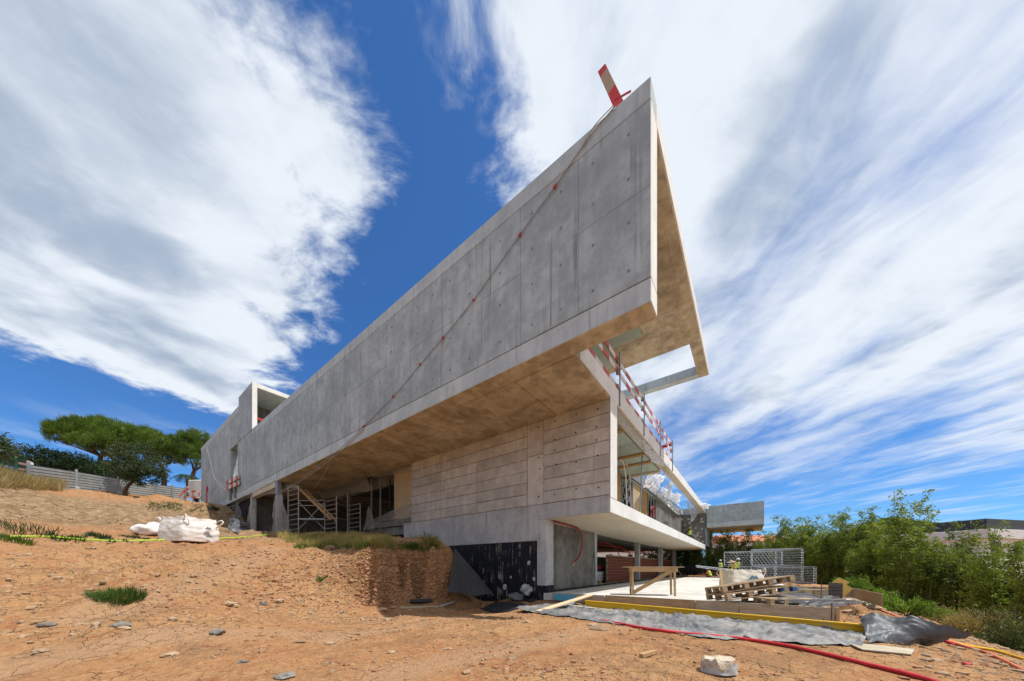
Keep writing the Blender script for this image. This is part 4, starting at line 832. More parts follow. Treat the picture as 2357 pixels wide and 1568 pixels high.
A, B = at_d(co(340), cy(170), 22.0), at_d(co(880), cy(700), 20.5); A2, B2 = at_d(co(480), cy(240), 22.0), at_d(co(960), cy(720), 20.5)
for p, q_ in ((A, B), (A2, B2)): q = MB().bar(p, q_, 0.05, 0.16).build('stringer', M['timber'], ld); q.matrix_parent_inverse = linv
for k in range(9):
    t = (k + 0.5) / 9; q = MB().bar(lerp(A, B, t), lerp(A2, B2, t), 0.22, 0.035).build('tread', M['timber'], ld); q.matrix_parent_inverse = linv
for i, (px, z1, mt) in enumerate(((804.5, 6.2, 'galv'), (855.4, 6.9, 'galv'), (876, 6.95, 'galv'), (898, 6.6, 'darksteel'))):
    p = on_x(px, 1200, 10.98 + 0.25 * (i == 3)); t_ = thing('steel_stud', ['galvanised stud standing alone by the scaffold', 'galvanised stud at the film-covered sill', 'tall wide galvanised stud beside the beige board', 'dark steel stud close to the beige board'][i], 'stud', (p.x, p.y, 3.3))
    MB().box((-0.04, -0.03, 0), (-0.034, 0.03, z1 - 3.3)).box((-0.034, -0.03, 0), (0.04, -0.024, z1 - 3.3)).box((-0.034, 0.024, 0), (0.04, 0.03, z1 - 3.3)).build('channel', M[mt], t_)
    MB().box((-0.06, -0.05, -0.004), (0.06, 0.05, 0.03)).build('foot_track', M[mt], t_)
tag(MB().tube(curve_pts([(11.8 + 0.3 * k, 17 + 0.9 * math.cos(k * 1.3), 4.3 + 0.9 * math.sin(k * 1.3)) for k in range(12)], 6), 0.03, 5).build('conduit_coil', M['redpipe']), 'loose coil of dark red conduit inside the open storey', 'conduit')
# conduits in the first floor bay
tag(MB().tube(curve_pts([(26.2 + 0.42 * math.cos(k * 0.9), 5.9 + 0.012 * k, 5.35 + 0.42 * math.sin(k * 0.9)) for k in range(18)], 4), 0.022, 5).build('conduit_coil', M['redpipe']), 'round coil of red conduit hung on the first floor partition', 'conduit')
for i, (x, lb) in enumerate(((17.4, 'white conduit dropping from the green ceiling beside the strand board'), (18.2, 'second white conduit dropping from the green ceiling by the metal studs'))):
    tag(MB().tube(curve_pts([(x - 0.3, 5.6, 6.85), (x, 5.5, 6.7), (x + 0.25, 5.45, 5.8), (x + 0.3, 5.4, 3.7)], 6), 0.035, 6).build('conduit', M['white']), lb, 'conduit')
tag(MB().tube([(16.9, 4.5, 3.49), (17.3, 4.5, 6.9)], 0.035, 8).build('shoring_prop', M['galv']), 'slim steel prop standing between balcony slab and terrace beam', 'prop')
for i, (x, y) in enumerate(((17.0, 5.2), (18.6, 5.0))):
    tag(MB().tube(curve_pts([(x + 0.3 * math.cos(k), y, 3.75 + 0.25 * math.sin(k)) for k in np.linspace(-1.5, 5.5, 12)], 4), 0.025, 5).build('conduit_loop', M['red']), ['small red conduit loop at the foot of the white conduits', 'small red conduit loop on the balcony beside the metal studs'][i], 'conduit')
tag(MB().tube(curve_pts([(22, 7.4, 6.4), (26, 7.2, 6.1), (30, 6.9, 5.6), (34.5, 6.6, 5.2), (36, 6.4, 3.6)], 6), 0.05, 5).build('conduit', M['redpipe']), 'dark red conduit sagging to the floor before the dabbed end wall', 'conduit')
# conduits below the balcony slab
for i, (pts, lb) in enumerate((
    ([(11.3, 6.4, 2.9), (13.4, 6.5, 2.88), (14.3, 6.6, 2.75), (14.7, 6.7, 2.2), (14.6, 6.8, 1.6), (14.0, 6.8, 1.25)], 'bundle of red conduits dropping in front of the dark ground floor wall'),
    ([(17.3, 7.6, 2.7), (17.8, 7.4, 2.4), (17.9, 7.3, 1.5)], 'red conduit hanging straight beside the second column'),
    ([(17.4, 8.2, 2.6), (20.5, 8.0, 2.72), (22.0, 7.8, 2.6), (22.8, 7.6, 2.1), (23.2, 7.5, 1.5)], 'red conduit arching down between the second and third columns'),
    ([(17.4, 8.6, 2.45), (23, 8.4, 2.6), (25, 8.0, 2.5), (25.8, 7.6, 2.0), (25.6, 7.5, 1.2)], 'red conduit reaching the third column and hanging low'),
    ([(26, 8.4, 2.4), (29.5, 8.0, 2.5), (31, 7.7, 2.3), (31.4, 7.5, 1.4), (30.8, 7.4, 0.8)], 'red conduit arching down past the third column'),
    ([(17.4, 9.2, 2.3), (27, 9.0, 2.35), (36, 8.5, 2.4), (38, 8, 2.3), (38.6, 7.6, 1.4)], 'long red conduit running under the slab to the last column'))):
    m = MB(); P = curve_pts(pts, 6); m.tube(P, 0.035, 5)
    if i in (0, 3): m.tube([p + Vector((0.07, 0.03, 0.03)) for p in P], 0.035, 5)
    o = thing('conduit', lb, 'conduit', P[0]); q = m.build('conduit_pipe', M['redpipe'], o); q.matrix_parent_inverse = Matrix.Translation(-P[0])
    e = P[-1]; q = MB().tube([e, e + Vector((-0.08, 0, -0.16))], [0.05, 0.03], 5).build('taped_end', M['plank'], o); q.matrix_parent_inverse = Matrix.Translation(-P[0])
# stack of boards inside
S0 = thing('board_stack', 'stack of plasterboard on timber bearers under the balcony slab', 'board stack', (17.6, 7.7, -0.02))
for k in range(3): MB().box((0.1 + k * 2.0, 0, 0), (0.3 + k * 2.0, 1.3, 0.16)).build('bearer', M['timber'], S0)
for k in range(12):
    e = random.uniform(-0.06, 0.06); z = 0.165 + k * 0.05; MB().box((0.05 + e + (1.4 if k > 7 else 0), 0.02 + e, z), (4.2 + e, 1.25, z + 0.042)).build('plasterboard', M['gyps' if k % 3 == 0 and k > 4 else 'gypswhite'], S0)
tag(MB().tube(curve_pts([(20.2 + 0.5 * math.cos(k * 0.8), 8.2 + 0.35 * math.sin(k * 0.8), 0.85 + 0.012 * k) for k in range(24)], 4), 0.035, 5).build('conduit_coil', M['red']), 'red conduit coil lying on the stacked plasterboard', 'conduit')
M['blue'] = simple('blue_plastic', (0.03, 0.12, 0.34), (0.02, 0.08, 0.22), 6, 0.5); m = MB(); m.rock((21.2, 8.3, 0.95), 0.34, (1.3, 0.8, 0.6), 2, 0.5); tag(m.build('blue_sack', M['blue'], None, True), 'crumpled blue plastic on the plasterboard stack', 'sack')
tag(MB().bar((16.2, 6.6, 0.02), (17.0, 7.0, 2.0), 0.05, 0.09).build('leaning_batten', M['galv']), 'grey metal batten leaning on the second column', 'batten')
tag(MB().tube([(35.4, 6.2, 1.25), (37.3, 5.6, 0.0)], 0.045, 6).build('steel_prop', M['galv']), 'steel tube leaning against the last column', 'prop')
# ------------------------------------------------------------------ patio edge, formwork, tarpaulin
fb = thing('formwork_board', 'long weathered plywood formwork board along the near edge of the patio', 'formwork', (10.80, 4.05, -0.3))
for a, b, mt in ((0.0, -2.75, 'ply'), (-2.76, -5.70, 'plygrey')): MB().bbox((-0.03, b, 0.0), (0.0, a, 0.36), 0.004).build('plywood_panel', M[mt], fb)
for y in (-0.6, -2.7, -4.6): MB().box((0.001, y - 0.04, 0.0), (0.05, y + 0.04, 0.34)).build('batten', M['timberz'], fb)
MB().box((-0.035, -5.78, 0.0), (0.05, -5.71, 0.37)).build('batten', M['timberz'], fb)
A = Vector((9.85, 4.38, -0.285)); B = Vector((9.0, -1.85, -0.30))
yb = thing('yellow_beam', 'yellow painted timber I-beam lying in front of the plywood formwork', 'beam', A, math.atan2(B.y - A.y, B.x - A.x)); L = (B - A).length
MB().bbox((0, -0.04, 0.0), (L, 0.04, 0.04), 0.006).build('flange', M['yellow'], yb); MB().bbox((0, -0.04, 0.18), (L, 0.04, 0.22), 0.006).build('flange', M['yellow'], yb)
MB().box((0.01, -0.014, 0.04), (L - 0.01, 0.014, 0.18)).build('web', M['yellow'], yb); MB().box((-0.004, -0.042, -0.002), (0.06, 0.042, 0.042)).build('end_cap', M['blue'], yb)
tag(MB().bar(A + Vector((-0.22, 0.35, 0.02)), lerp(A, B, 0.52) + Vector((-0.22, 0, -0.01)), 0.18, 0.045).build('grey_plank', M['plygrey']), 'weathered grey plank lying along the foot of the yellow beam', 'plank')
tag(MB().bar(lerp(A, B, 0.15) + Vector((-0.1, 0, -0.04)), lerp(A, B, 0.7) + Vector((-0.16, 0, -0.05)), 0.12, 0.03).build('dark_lath', M['pallet']), 'dark thin lath half hidden under the yellow beam', 'lath')
near = [G(x, y) for x, y in ((1185, 1409), (1245, 1416), (1330, 1426), (1420, 1438), (1500, 1452), (1580, 1462), (1640, 1472), (1720, 1474), (1800, 1481), (1900, 1487), (1985, 1490))]
far = [Vector((10.7, 5.2, -0.28)), Vector((10.4, 4.9, -0.28)), Vector((10.1, 4.4, -0.28)), Vector((9.95, 3.7, -0.28)), Vector((9.8, 2.9, -0.28)), Vector((9.7, 2.0, -0.28)), Vector((9.6, 1.2, -0.28)), Vector((9.5, 0.4, -0.28)), Vector((9.4, -0.4, -0.28)), Vector((9.3, -1.2, -0.28)), Vector((9.2, -1.9, -0.28))]
def tarp_fn(u, v):
    k = u * 10; i = min(9, int(k)); f = k - i; a = lerp(near[i], near[i+1], f); b = lerp(far[i], far[i+1], f)
    v2 = v + (0.06 * mnoise.noise(Vector((u * 18, 2, 0))) if v < 0.02 else 0); p = lerp(a, b, v2); z = gz(p.x, p.y)
    rg = lambda q: max(0.0, 1 - 3.2 * abs(mnoise.noise(q))) ** 2
    r = rg(Vector((p.x * 2.6 + p.y * 0.5, p.y * 0.9, 1))) * 0.07 * (0.4 + abs(mnoise.noise(Vector((p.x, p.y, 8)))) * 2) + rg(Vector((p.x * 2.0 - p.y * 1.3, p.y * 2.6, 5))) * 0.05 + rg(Vector((p.x * 5, p.y * 5.5, 3))) * 0.02 + 0.02
    p.z = max(z + 0.012, -0.33) + r * (0.35 if v < 0.03 or v > 0.96 else 1.0); return p
tag(MB().grid(tarp_fn, 230, 34).build('tarpaulin', M['tarpdust'], None, True), 'wrinkled dusty grey tarpaulin on the soil before the yellow beam', 'tarpaulin')
def tarp2(u, v):
    p = lerp(lerp(Vector((9.15, -1.75, 0.03)), Vector((8.6, -2.9, -0.05)), u), lerp(G(2000, 1483), G(2130, 1490), u), v)
    p.z = max(p.z, gz(p.x, p.y) + 0.02) + 0.16 * math.sin(math.pi * min(1, u * 1.1)) * (1 - v) + 0.10 * mnoise.noise(Vector((u * 4, v * 3, 0))) + 0.05 * abs(mnoise.noise(Vector((u * 11, v * 8, 4)))); return p
tag(MB().grid(tarp2, 40, 34).build('black_tarpaulin', M['tarp'], None, True), 'black plastic tarpaulin heaped over the right end of the yellow beam', 'tarpaulin')
def slab_px(name, pts, th, mat, label, cat, lift=0.01):
    P = [G(*p) for p in pts]; z = max(p.z for p in P) + lift
    tag(MB().prism([(p.x, p.y, z - 0.02 if i else z) for i, p in enumerate(P)], (0, 0, th)).build(name, mat), label, cat)
slab_px('plywood_offcut', [(1950, 1484), (1965, 1480), (2105, 1500), (2098, 1512), (1985, 1500)], 0.02, M['plygrey'], 'flat plywood offcut lying on stones beside the black tarpaulin', 'plywood')
def bar_px(name, a, b, w, h, mat, label, cat, la=0.03, lb=0.03): return tag(MB().bar(G(*a) + UP * la, G(*b) + UP * lb, w, h).build(name, mat), label, cat)
bar_px('timber_offcut', (1476, 1514), (1508, 1505), 0.07, 0.05, M['timber'], 'short pale timber offcut lying alone on the cracked soil', 'offcut', 0.03, 0.03)
pa = G(1240, 1411) + UP * 0.05; pb = Vector((10.9, 4.62, 0.03)); tag(MB().bar(pa, pb, 0.24, 0.035).build('pale_plank', M['plank']), 'pale plank leaning from the tarpaulin up to the patio edge', 'plank')
tag(MB().bar((10.8, 6.1, -0.12), (10.78, 5.2, -0.13), 0.03, 0.25).build('blue_foam_board', simple('blue_foam', (0.10, 0.36, 0.48), (0.08, 0.30, 0.40), 6, 0.8)), 'light blue foam board standing against the patio edge', 'foam board')
tag(MB().bar((10.84, 6.2, -0.10), (10.84, 4.1, -0.10), 0.02, 0.28).build('kerb_board', M['plygrey']), 'grey board closing the short side of the patio slab', 'board')
# big red conduit on the ground
m = MB(); P = curve_pts([G(x, y, 0.03) for x, y in ((1380, 1430), (1420, 1437), (1470, 1447), (1530, 1456), (1600, 1463), (1700, 1473), (1800, 1488), (1900, 1510), (2000, 1535), (2100, 1560), (2160, 1578))], 26)
m.tube(P, [0.030 + 0.003 * (i % 2) for i in range(len(P))], 8); tag(m.build('red_conduit', M['red'], None, True), 'thick red corrugated conduit snaking across the soil', 'conduit')
for i, (pts, mt, lb) in enumerate((([(2030, 1408), (2080, 1430), (2120, 1458), (2200, 1485), (2280, 1510), (2370, 1555)], 'orange', 'orange cable running down the right hand berm'), ([(2140, 1466), (2220, 1488), (2290, 1500), (2370, 1524)], 'yellow', 'yellow hose lying on the right hand berm'), ([(2105, 1452), (2140, 1464), (2200, 1488)], 'red', 'short red hose on the berm behind the black tarpaulin'))):
    tag(MB().tube(curve_pts([G(x, y, 0.03) for x, y in pts], 10), 0.028, 6).build('cable', M[mt]), lb, 'cable')
bp = G(2226, 1533); tag(MB().bbox((bp.x - .05, bp.y - .035, bp.z), (bp.x + .05, bp.y + .035, bp.z + .05), 0.008).build('red_block', M['red']), 'small bright red plastic block alone on the soil', 'block')
# hardened mortar lump
lp = G(1655, 1548); o = thing('mortar_lump', 'round lump of hardened mortar in torn white bag on the soil', 'mortar lump', (lp.x, lp.y, lp.z))
bm = bmesh.new(); bmesh.ops.create_uvsphere(bm, u_segments=30, v_segments=18, radius=1)
for v in bm.verts:
    c = v.co; r = 1 + 0.22 * mnoise.noise(c * 1.6) + 0.08 * mnoise.noise(c * 5); z = max(-0.55, min(0.62 + 0.16 * mnoise.noise(c * 3.2), c.z * 1.3)); s = 0.86 + 0.14 * (z > -0.4); v.co = Vector((c.x * r * 0.20 * (1.25 if abs(c.z) > .6 else 1), c.y * r * 0.15, 0.09 + z * 0.15))
me = bpy.data.meshes.new('mortar'); bm.to_mesh(me); bm.free(); me.materials.append(M['plaster_lump']); share('mortar', me, o, (0, 0, 0), (0, 0, TH - R(90)))
def skirt(u, v):
    a = 6.283 * u; r = 1.03 + 0.06 * mnoise.noise(Vector((math.cos(a) * 2, math.sin(a) * 2, v * 2))) + 0.12 * (1 - v) * max(0, mnoise.noise(Vector((a * 1.5, 3, 0)))); z = 0.015 + (0.10 + 0.14 * mnoise.noise(Vector((math.cos(a) * 2.5, math.sin(a) * 2.5, 9)))) * v; return (math.cos(a) * 0.205 * r, math.sin(a) * 0.155 * r, z)
q = MB().grid(skirt, 60, 8).build('torn_bag', M['gypswhite'], o, True); q.rotation_euler = (0, 0, TH - R(90))
# ------------------------------------------------------------------ workbench
def bench():
    o = thing('workbench', 'rough timber workbench with diagonal braces on the patio', 'workbench', (12.5, 2.9, 0.0), R(-66))
    # local x along the bench
    MB().bbox((-1.02, -0.34, 1.03), (1.0, 0.34, 1.055), 0.004).build('top', M['plank'], o)
    for y in (-0.31, 0.31): MB().bbox((-0.78, y - 0.015, 0.87), (0.80, y + 0.015, 1.028), 0.004).build('apron', M['timber'], o)
    for x in (-0.77, 0.77): MB().bbox((x - 0.015, -0.29, 0.88), (x + 0.015, 0.29, 1.026), 0.004).build('apron', M['timber'], o)
    for x in (-0.72, 0.70):
        for y in (-0.27, 0.27): MB().bar((x, y, 1.02), (x + random.uniform(-.03, .03), y * 1.05, 0.0), 0.085, 0.06).build('leg', M['timberz'], o)
    MB().bar((-0.72, -0.345, 0.10), (0.66, -0.345, 0.95), 0.028, 0.13).build('brace', M['timber'], o); MB().bar((-0.72, -0.27, 0.9), (-0.74, 0.27, 0.1), 0.028, 0.11).build('brace', M['timber'], o)
bench()
# ------------------------------------------------------------------ pallets
def pallet(loc, rot, L=2.0, W=0.95, label='', end=None, h=0.19):
    o = thing('pallet', label, 'pallet', loc); o.rotation_euler = rot; o['group'] = 'wooden pallets heaped on the patio'
    for k in range(7):
        y = -W/2 + (W - 0.11) * k / 6; MB().box((-L/2, y, h - 0.024), (L/2, y + 0.105, h)).build('deck_board', M['pallet'], o)
    for x in (-L/2, -L/6 - 0.06, L/6 - 0.06, L/2 - 0.13): MB().box((x, -W/2, h - 0.048), (x + 0.13, W/2, h - 0.025)).build('cross_board', M['pallet'], o)
    for x in (-L/2, -L/6 - 0.06, L/6 - 0.06, L/2 - 0.13):
        for y in (-W/2, -0.06, W/2 - 0.12): MB().bbox((x, y, 0.024), (x + 0.13, y + 0.12, h - 0.049), 0.004).build('block', M['blue' if end and x > L/3 else 'pallet'], o)
    for y in (-W/2, -0.06, W/2 - 0.12): MB().box((-L/2, y, 0.0), (L/2, y + 0.12, 0.023)).build('runner', M['pallet'], o)
ra = TH - R(90)
pallet((11.6, -0.65, 0.01), (R(2), R(1), ra + R(8)), 1.5, 0.9, 'lowest pallet of the heap, half buried in steel offcuts')
pallet((11.55, -0.02, 0.20), (R(-4), R(-7), ra + R(3)), 2.05, 0.9, 'tilted pallet with blue painted end blocks, middle of the heap', True)
pallet((11.6, 0.02, 0.43), (R(-6), R(-9.5), ra - R(2)), 2.0, 0.9, 'topmost tilted pallet of the heap before the white bag')
# steel stud offcuts, plywood forms, stakes
M['studs'] = simple('zinc_profile', (0.45, 0.46, 0.46), (0.33, 0.34, 0.34), 6, 0.45, metal=0.55, bmp=0.03)
rs = random.Random(11)
for k in range(24):
    x = rs.uniform(11.1, 13.2); y = rs.uniform(-1.75, -0.9); a = rs.uniform(-0.9, 0.9) - 1.2; L = rs.uniform(0.5, 1.9); z = 0.03 + rs.random() * 0.16; t = rs.uniform(-0.10, 0.12)
    d = Vector((math.cos(a), math.sin(a), t)) * L / 2; c = Vector((x, y, z + abs(d.z)))
    m = MB(); m.bar(c - d, c + d, 0.05, 0.004); m.bar(c - d + Vector((0, 0.024, 0.018)), c + d + Vector((0, 0.024, 0.018)), 0.003, 0.036); m.bar(c - d + Vector((0, -0.024, 0.018)), c + d + Vector((0, -0.024, 0.018)), 0.003, 0.036)
    tag(m.build('steel_profile', M['studs']), 'zinc steel profile offcut in the heap beside the pallets', 'steel profile', 'steel profile offcuts beside the pallets')
tag(MB().bar((11.9, -1.0, 0.14), (12.3, -2.35, 0.10), 0.09, 0.09).build('steel_channel', M['studs']), 'long straight zinc channel reaching out of the offcut heap', 'steel channel')
def formbox():
    o = thing('formwork_box', 'open plywood formwork box at the far corner of the patio', 'formwork', (15.5, -1.9, 0.0))
    MB().bbox((-0.02, -0.9, 0), (0.0, 0.9, 0.34), 0.004).build('plywood_panel', M['plygrey'], o); MB().bbox((-3.0, -0.9, 0.0), (-0.021, -0.88, 0.34), 0.004).build('plywood_panel', M['ply'], o); MB().bbox((-1.6, 0.3, 0.0), (-0.021, 0.32, 0.30), 0.004).build('plywood_panel', M['plank'], o)
    MB().bbox((-1.7, -0.2, 0.301), (-1.6, 0.6, 0.33), 0.004).build('cap_board', M['plank'], o)
formbox()
def panel_px(name, c, th, mat, label, cat):
    P = [Vector(p) for p in c]; n = (P[1] - P[0]).cross(P[2] - P[0]).normalized() * th; return tag(MB().prism(P, n).build(name, mat), label, cat)
panel_px('dark_form_panel', [at_d(1906, 1383, 9.6), at_d(1939, 1384, 9.4), at_d(1940, 1343, 9.4), at_d(1907, 1341, 9.6)], 0.03, simple('tarred_board', (0.035, 0.034, 0.034), (0.13, 0.12, 0.105), 3, 0.6, st=(0.4, 0.4, 9)), 'square dark stained board standing upright at the patio corner', 'board')
panel_px('yellow_ply_panel', [at_d(x, y, 9.9) for x, y in ((1936, 1378), (1963, 1355), (1947, 1346), (1955, 1340), (1931, 1330), (1900, 1352))], 0.02, wood('yellow_ply', (0.50, 0.33, 0.09), (0.36, 0.22, 0.06), 2, axis=2), 'jagged yellow plywood sheet standing behind the dark board', 'plywood')
for i, (x, y0, y1, d) in enumerate(((1889, 1380, 1333, 9.4), (1872, 1372, 1348, 11), (1913, 1411, 1388, 7.4), (1921, 1440, 1416, 6.9), (1942, 1444, 1428, 6.7), (1894, 1440, 1424, 7.2), (1560, 1440, 1428, 8.2), (1583, 1440, 1427, 8.0), (1622, 1442, 1430, 7.8), (1918, 1385, 1378, 9), (1700, 1404, 1396, 8.5))):
    a = at_d(x, y0, d); a.z = max(gz(a.x, a.y) - 0.02, a.z - 0.4) if i > 5 else gz(a.x, a.y) - 0.02; tag(MB().tube([a, at_d(x + 2, y1, d)], 0.011, 6).build('rebar_stake', M['rust']), 'rusty steel stake standing up at the edge of the formwork', 'stake', 'rusty stakes around the patio')
# ------------------------------------------------------------------ bulk bags
def bulk_bag(name, loc, rz, w, d, h, mat, label, slump=0.1, seed=1, fill=None):
    o = thing(name, label, 'bulk bag', loc, rz)
    bm = bmesh.new(); bmesh.ops.create_cube(bm, size=2); bmesh.ops.subdivide_edges(bm, edges=list(bm.edges), cuts=25, use_grid_fill=True)
    bm.faces.ensure_lookup_table(); bmesh.ops.delete(bm, geom=[f for f in bm.faces if f.normal.z > 0.9], context='FACES')
    for v in bm.verts:
        x, y, z = v.co; t = (z + 1) / 2; r = max(abs(x), abs(y)); k = 1 / max(1e-6, (abs(x) ** 9 + abs(y) ** 9) ** (1 / 9)) * r if r > 0 else 1
        bul = 1 + 0.06 * math.sin(math.pi * min(1, t * 1.1)) - slump * t * t
        n = 0.03 * mnoise.noise(Vector((x * 2.2 + seed, y * 2.2, z * 3))) - 0.022 * max(0, 1 - 4 * abs(mnoise.noise(Vector((x * 1.6 + seed, y * 1.6, z * 4.5))))) ** 2
        zz = h * t + (0.05 * mnoise.noise(Vector((x * 3 + seed, y * 3, 5))) - 0.07 * (1 - max(abs(x), abs(y)) ** 4) + 0.05 * abs(x * y)) * (t > 0.9) + 0.02 * mnoise.noise(Vector((x * 4, y * 4, t * 5 + seed))) * (0 < t < 0.9)
        v.co = Vector((x * k * w / 2 * (bul + n), y * k * d / 2 * (bul + n), max(0, zz)))
    me = bpy.data.meshes.new('bag_body'); bm.to_mesh(me); bm.free(); me.materials.append(mat); me.polygons.foreach_set('use_smooth', [True] * len(me.polygons)); share('bag_body', me, o)
    MB().grid(lambda u, v: ((u - .5) * w * 0.9, (v - .5) * d * 0.9, h * 0.90 + 0.07 * mnoise.noise(Vector((u * 4 + seed, v * 4, 1))) + 0.05 * math.sin(math.pi * u) * math.sin(math.pi * v)), 16, 16).build('contents', fill or M['tarp'], o, True)
    for sx in (-1, 1):
        for sy in (-1, 1):
            a = Vector((sx * w * 0.44, sy * d * 0.44, h * 0.92)); q = a + Vector((sx * random.uniform(0.02, 0.22), sy * random.uniform(0, 0.1), random.uniform(-0.05, 0.16))); b = a + Vector((sx * 0.06, -sy * 0.12, -h * 0.28))
            P = curve_pts([a, lerp(a, q, 0.6) + UP * 0.08, q, lerp(q, b, 0.5) + Vector((sx * 0.05, 0, 0)), b], 5)
            m = MB()
            for i in range(len(P) - 1): m.bar(P[i], P[i+1], 0.055, 0.008, (sx, 0.3, 0.2))
            m.build('strap', mat, o)
    return o
g = G(437, 1244); bgl = bulk_bag('bulk_bag', (g.x, g.y, g.z - 0.09), TH - R(90) - R(12), 1.38, 1.3, 0.95, M['bag'], 'full white bulk bag with dark liner on the reddish plateau', seed=4)
g2 = G(352, 1232); g2.z += 0.10; m = MB(); m.rock((0, 0, 0.13), 0.5, (1.1, 0.7, 0.6), 3, 0.6); m.rock((0.42, -0.05, 0.06), 0.30, (1.2, 0.6, 0.3), 3, 0.6)
o = m.build('empty_bag', M['bag'], None, True); o.location = g2; tag(o, 'collapsed empty white bag beside the full bulk bag', 'bag')
bgr = bulk_bag('bulk_bag', (17.6, 0.30, 0.0), TH - R(90) - R(6), 1.35, 1.1, 0.90, M['bag2'], 'cream bulk bag with mountain logo behind the pallets', 0.12, 9, M['gypswhite'])
def logo(bag, y, x0, z0, s, text=None, rot=0.0):
    m = MB(); m.prism([(x0 - 0.30*s, y, z0), (x0 + 0.30*s, y, z0), (x0 + 0.12*s, y, z0 + 0.24*s), (x0 + 0.02*s, y, z0 + 0.19*s), (x0 - 0.08*s, y, z0 + 0.25*s)], (0, -0.012, 0)); lo = m.build('logo', M['teal'], bag); lo.rotation_euler = (0, 0, rot)
    for a, b in (((-0.1, 0.06), (0.02, 0.19)), ((0.05, 0.05), (0.12, 0.2)), ((-0.25, 0.03), (0.25, 0.05))): MB().bar((x0 + a[0]*s, y - 0.014, z0 + a[1]*s), (x0 + b[0]*s, y - 0.014, z0 + b[1]*s), 0.006, 0.012*s).build('logo_line', M['bag2'], lo)
    if text: tp = Matrix.Rotation(rot, 3, 'Z') @ Vector((x0, y - 0.008, z0 - 0.17 * s)); share('lettering', text_mesh(text, 0.16 * s, M['ink']), bag, tp, (R(90), 0, rot))
logo(bgr, -0.665, 0.12, 0.48, 0.80, 'AOA'); logo(bgl, -0.80, 0.12, 0.52, 0.40, 'AOA', R(90)); logo(bgl, -0.79, 0.16, 0.20, 0.40, None, R(90))
tag(MB().bar((16.6, 0.95, 0.0), (17.0, 1.05, 0.95), 0.09, 0.09).build('leaning_post', M['timberz']), 'brown timber post leaning on the cream bulk bag', 'post')
# ------------------------------------------------------------------ gabion baskets
def gabion(loc, size, label, skew=0.0):
    Lx, Ly, Lz = size; o = thing('gabion_basket', label, 'gabion', loc); o['group'] = 'empty gabion baskets'
    c = 0.115
    def face(name, P0, eu, ev, lu, lv):
        m = MB(); nu = int(lu / (c * 0.866 * 2)); nv = int(lv / (c * 1.5))
        wob = lambda u, v: P0 + eu * u + ev * v + eu.cross(ev) * (0.05 * mnoise.noise(Vector((u * 1.3, v * 1.3, P0.x + P0.z)))) - UP * (0.05 * math.sin(math.pi * min(1, max(0, u / lu))) * (v / lv))
        sg = lambda a, b: m.tube([wob(*a), wob(*b)], 0.0075, 3, False)
        for j in range(nv + 1):
            for i in range(nu + 1):
                u = i * lu / (nu + 0.5) + (lu / (nu + 0.5) / 2 if j % 2 else 0); v = j * lv / (nv + 0.35); hu = lu / (nu + 0.5) / 2; hv = lv / (nv + 0.35)
                if u > lu: continue
                sg((u, v), (u, min(lv, v + hv * 0.66)))
                for sx in (-1, 1):
                    if 0 <= u + sx * hu <= lu and v + hv <= lv + 0.01: sg((u, min(lv, v + hv * 0.66)), (u + sx * hu, min(lv, v + hv)))
        m.build(name, M['galv'], o)
    X, Y, Z = Vector((1, 0, 0)), Vector((0, 1, 0)), UP; O = Vector((0, 0, 0))
    for nm, P0, eu, ev, lu, lv in (('mesh_panel', O, Y, Z, Ly, Lz), ('mesh_panel', X * Lx, Y, Z, Ly, Lz), ('mesh_panel', O, X, Z, Lx, Lz), ('mesh_panel', Y * Ly, X, Z, Lx, Lz), ('mesh_panel', Z * Lz, Y, X, Ly, Lx), ('mesh_panel', Y * Ly * 0.5, X, Z, Lx, Lz)): face(nm, P0, eu, ev, lu, lv)
    for a in (0, Lx):
        for z in (0, Lz): MB().tube([(a, 0, z), (a, Ly, z)], 0.014, 5).build('edge_wire', M['galv'], o)
        for y in (0, Ly): MB().tube([(a, y, 0), (a, y, Lz)], 0.014, 5).build('edge_wire', M['galv'], o)
gabion((27.6, -3.4, 0.0), (1.1, 4.0, 1.05), 'long empty gabion basket standing on the patio by the cream bulk bag')
gabion((27.9, -1.8, 1.10), (1.0, 3.3, 1.05), 'empty gabion basket on top, closest to the workers')
gabion((29.6, -3.0, 0.02), (1.1, 2.9, 1.15), 'lower gabion basket in the far stack against the bamboo')
gabion((29.6, -3.0, 1.20), (1.1, 2.9, 1.15), 'upper gabion basket farthest from the workers, against the bamboo')
# ------------------------------------------------------------------ small things by the bank
def dimple():
    m_, nt, b, out = new_mat('dimpled_membrane'); co_ = nd(nt, 'ShaderNodeTexCoord').outputs['Object']
    v = nd(nt, 'ShaderNodeTexVoronoi', {'Vector': co_, 'Scale': 16.0, 'Randomness': 0.0}).outputs['Distance']; n = noise(nt, co_, 2.5, 4)
    setin(nt, b, 'Base Color', mixc(nt, mth(nt, 'MULTIPLY', sstep(nt, v, 0.25, 0.5), 0.7), mixc(nt, n, (0.028, 0.031, 0.036), (0.06, 0.065, 0.07)), (0.012, 0.013, 0.015))); setin(nt, b, 'Roughness', 0.42); bump(nt, b, v, 0.8, 0.02); return m_
M['dimple'] = dimple()
c = [at_d(1046, 1262, 12.6), at_d(1049, 1262, 12.6), at_d(1137, 1371, 11.9), at_d(1029, 1366, 10.9)]
def mem(u, v): 
    p = lerp(lerp(c[0], c[1], u), lerp(c[3], c[2], u), v); p.z += 0.05 * math.sin(u * 9) * v; return p - FW * (0.10 * math.sin(math.pi * u) * v) + FW * (0.22 * math.sin(math.pi * v)) + Vector((0, 0, -0.04 * u * (1 - v)))
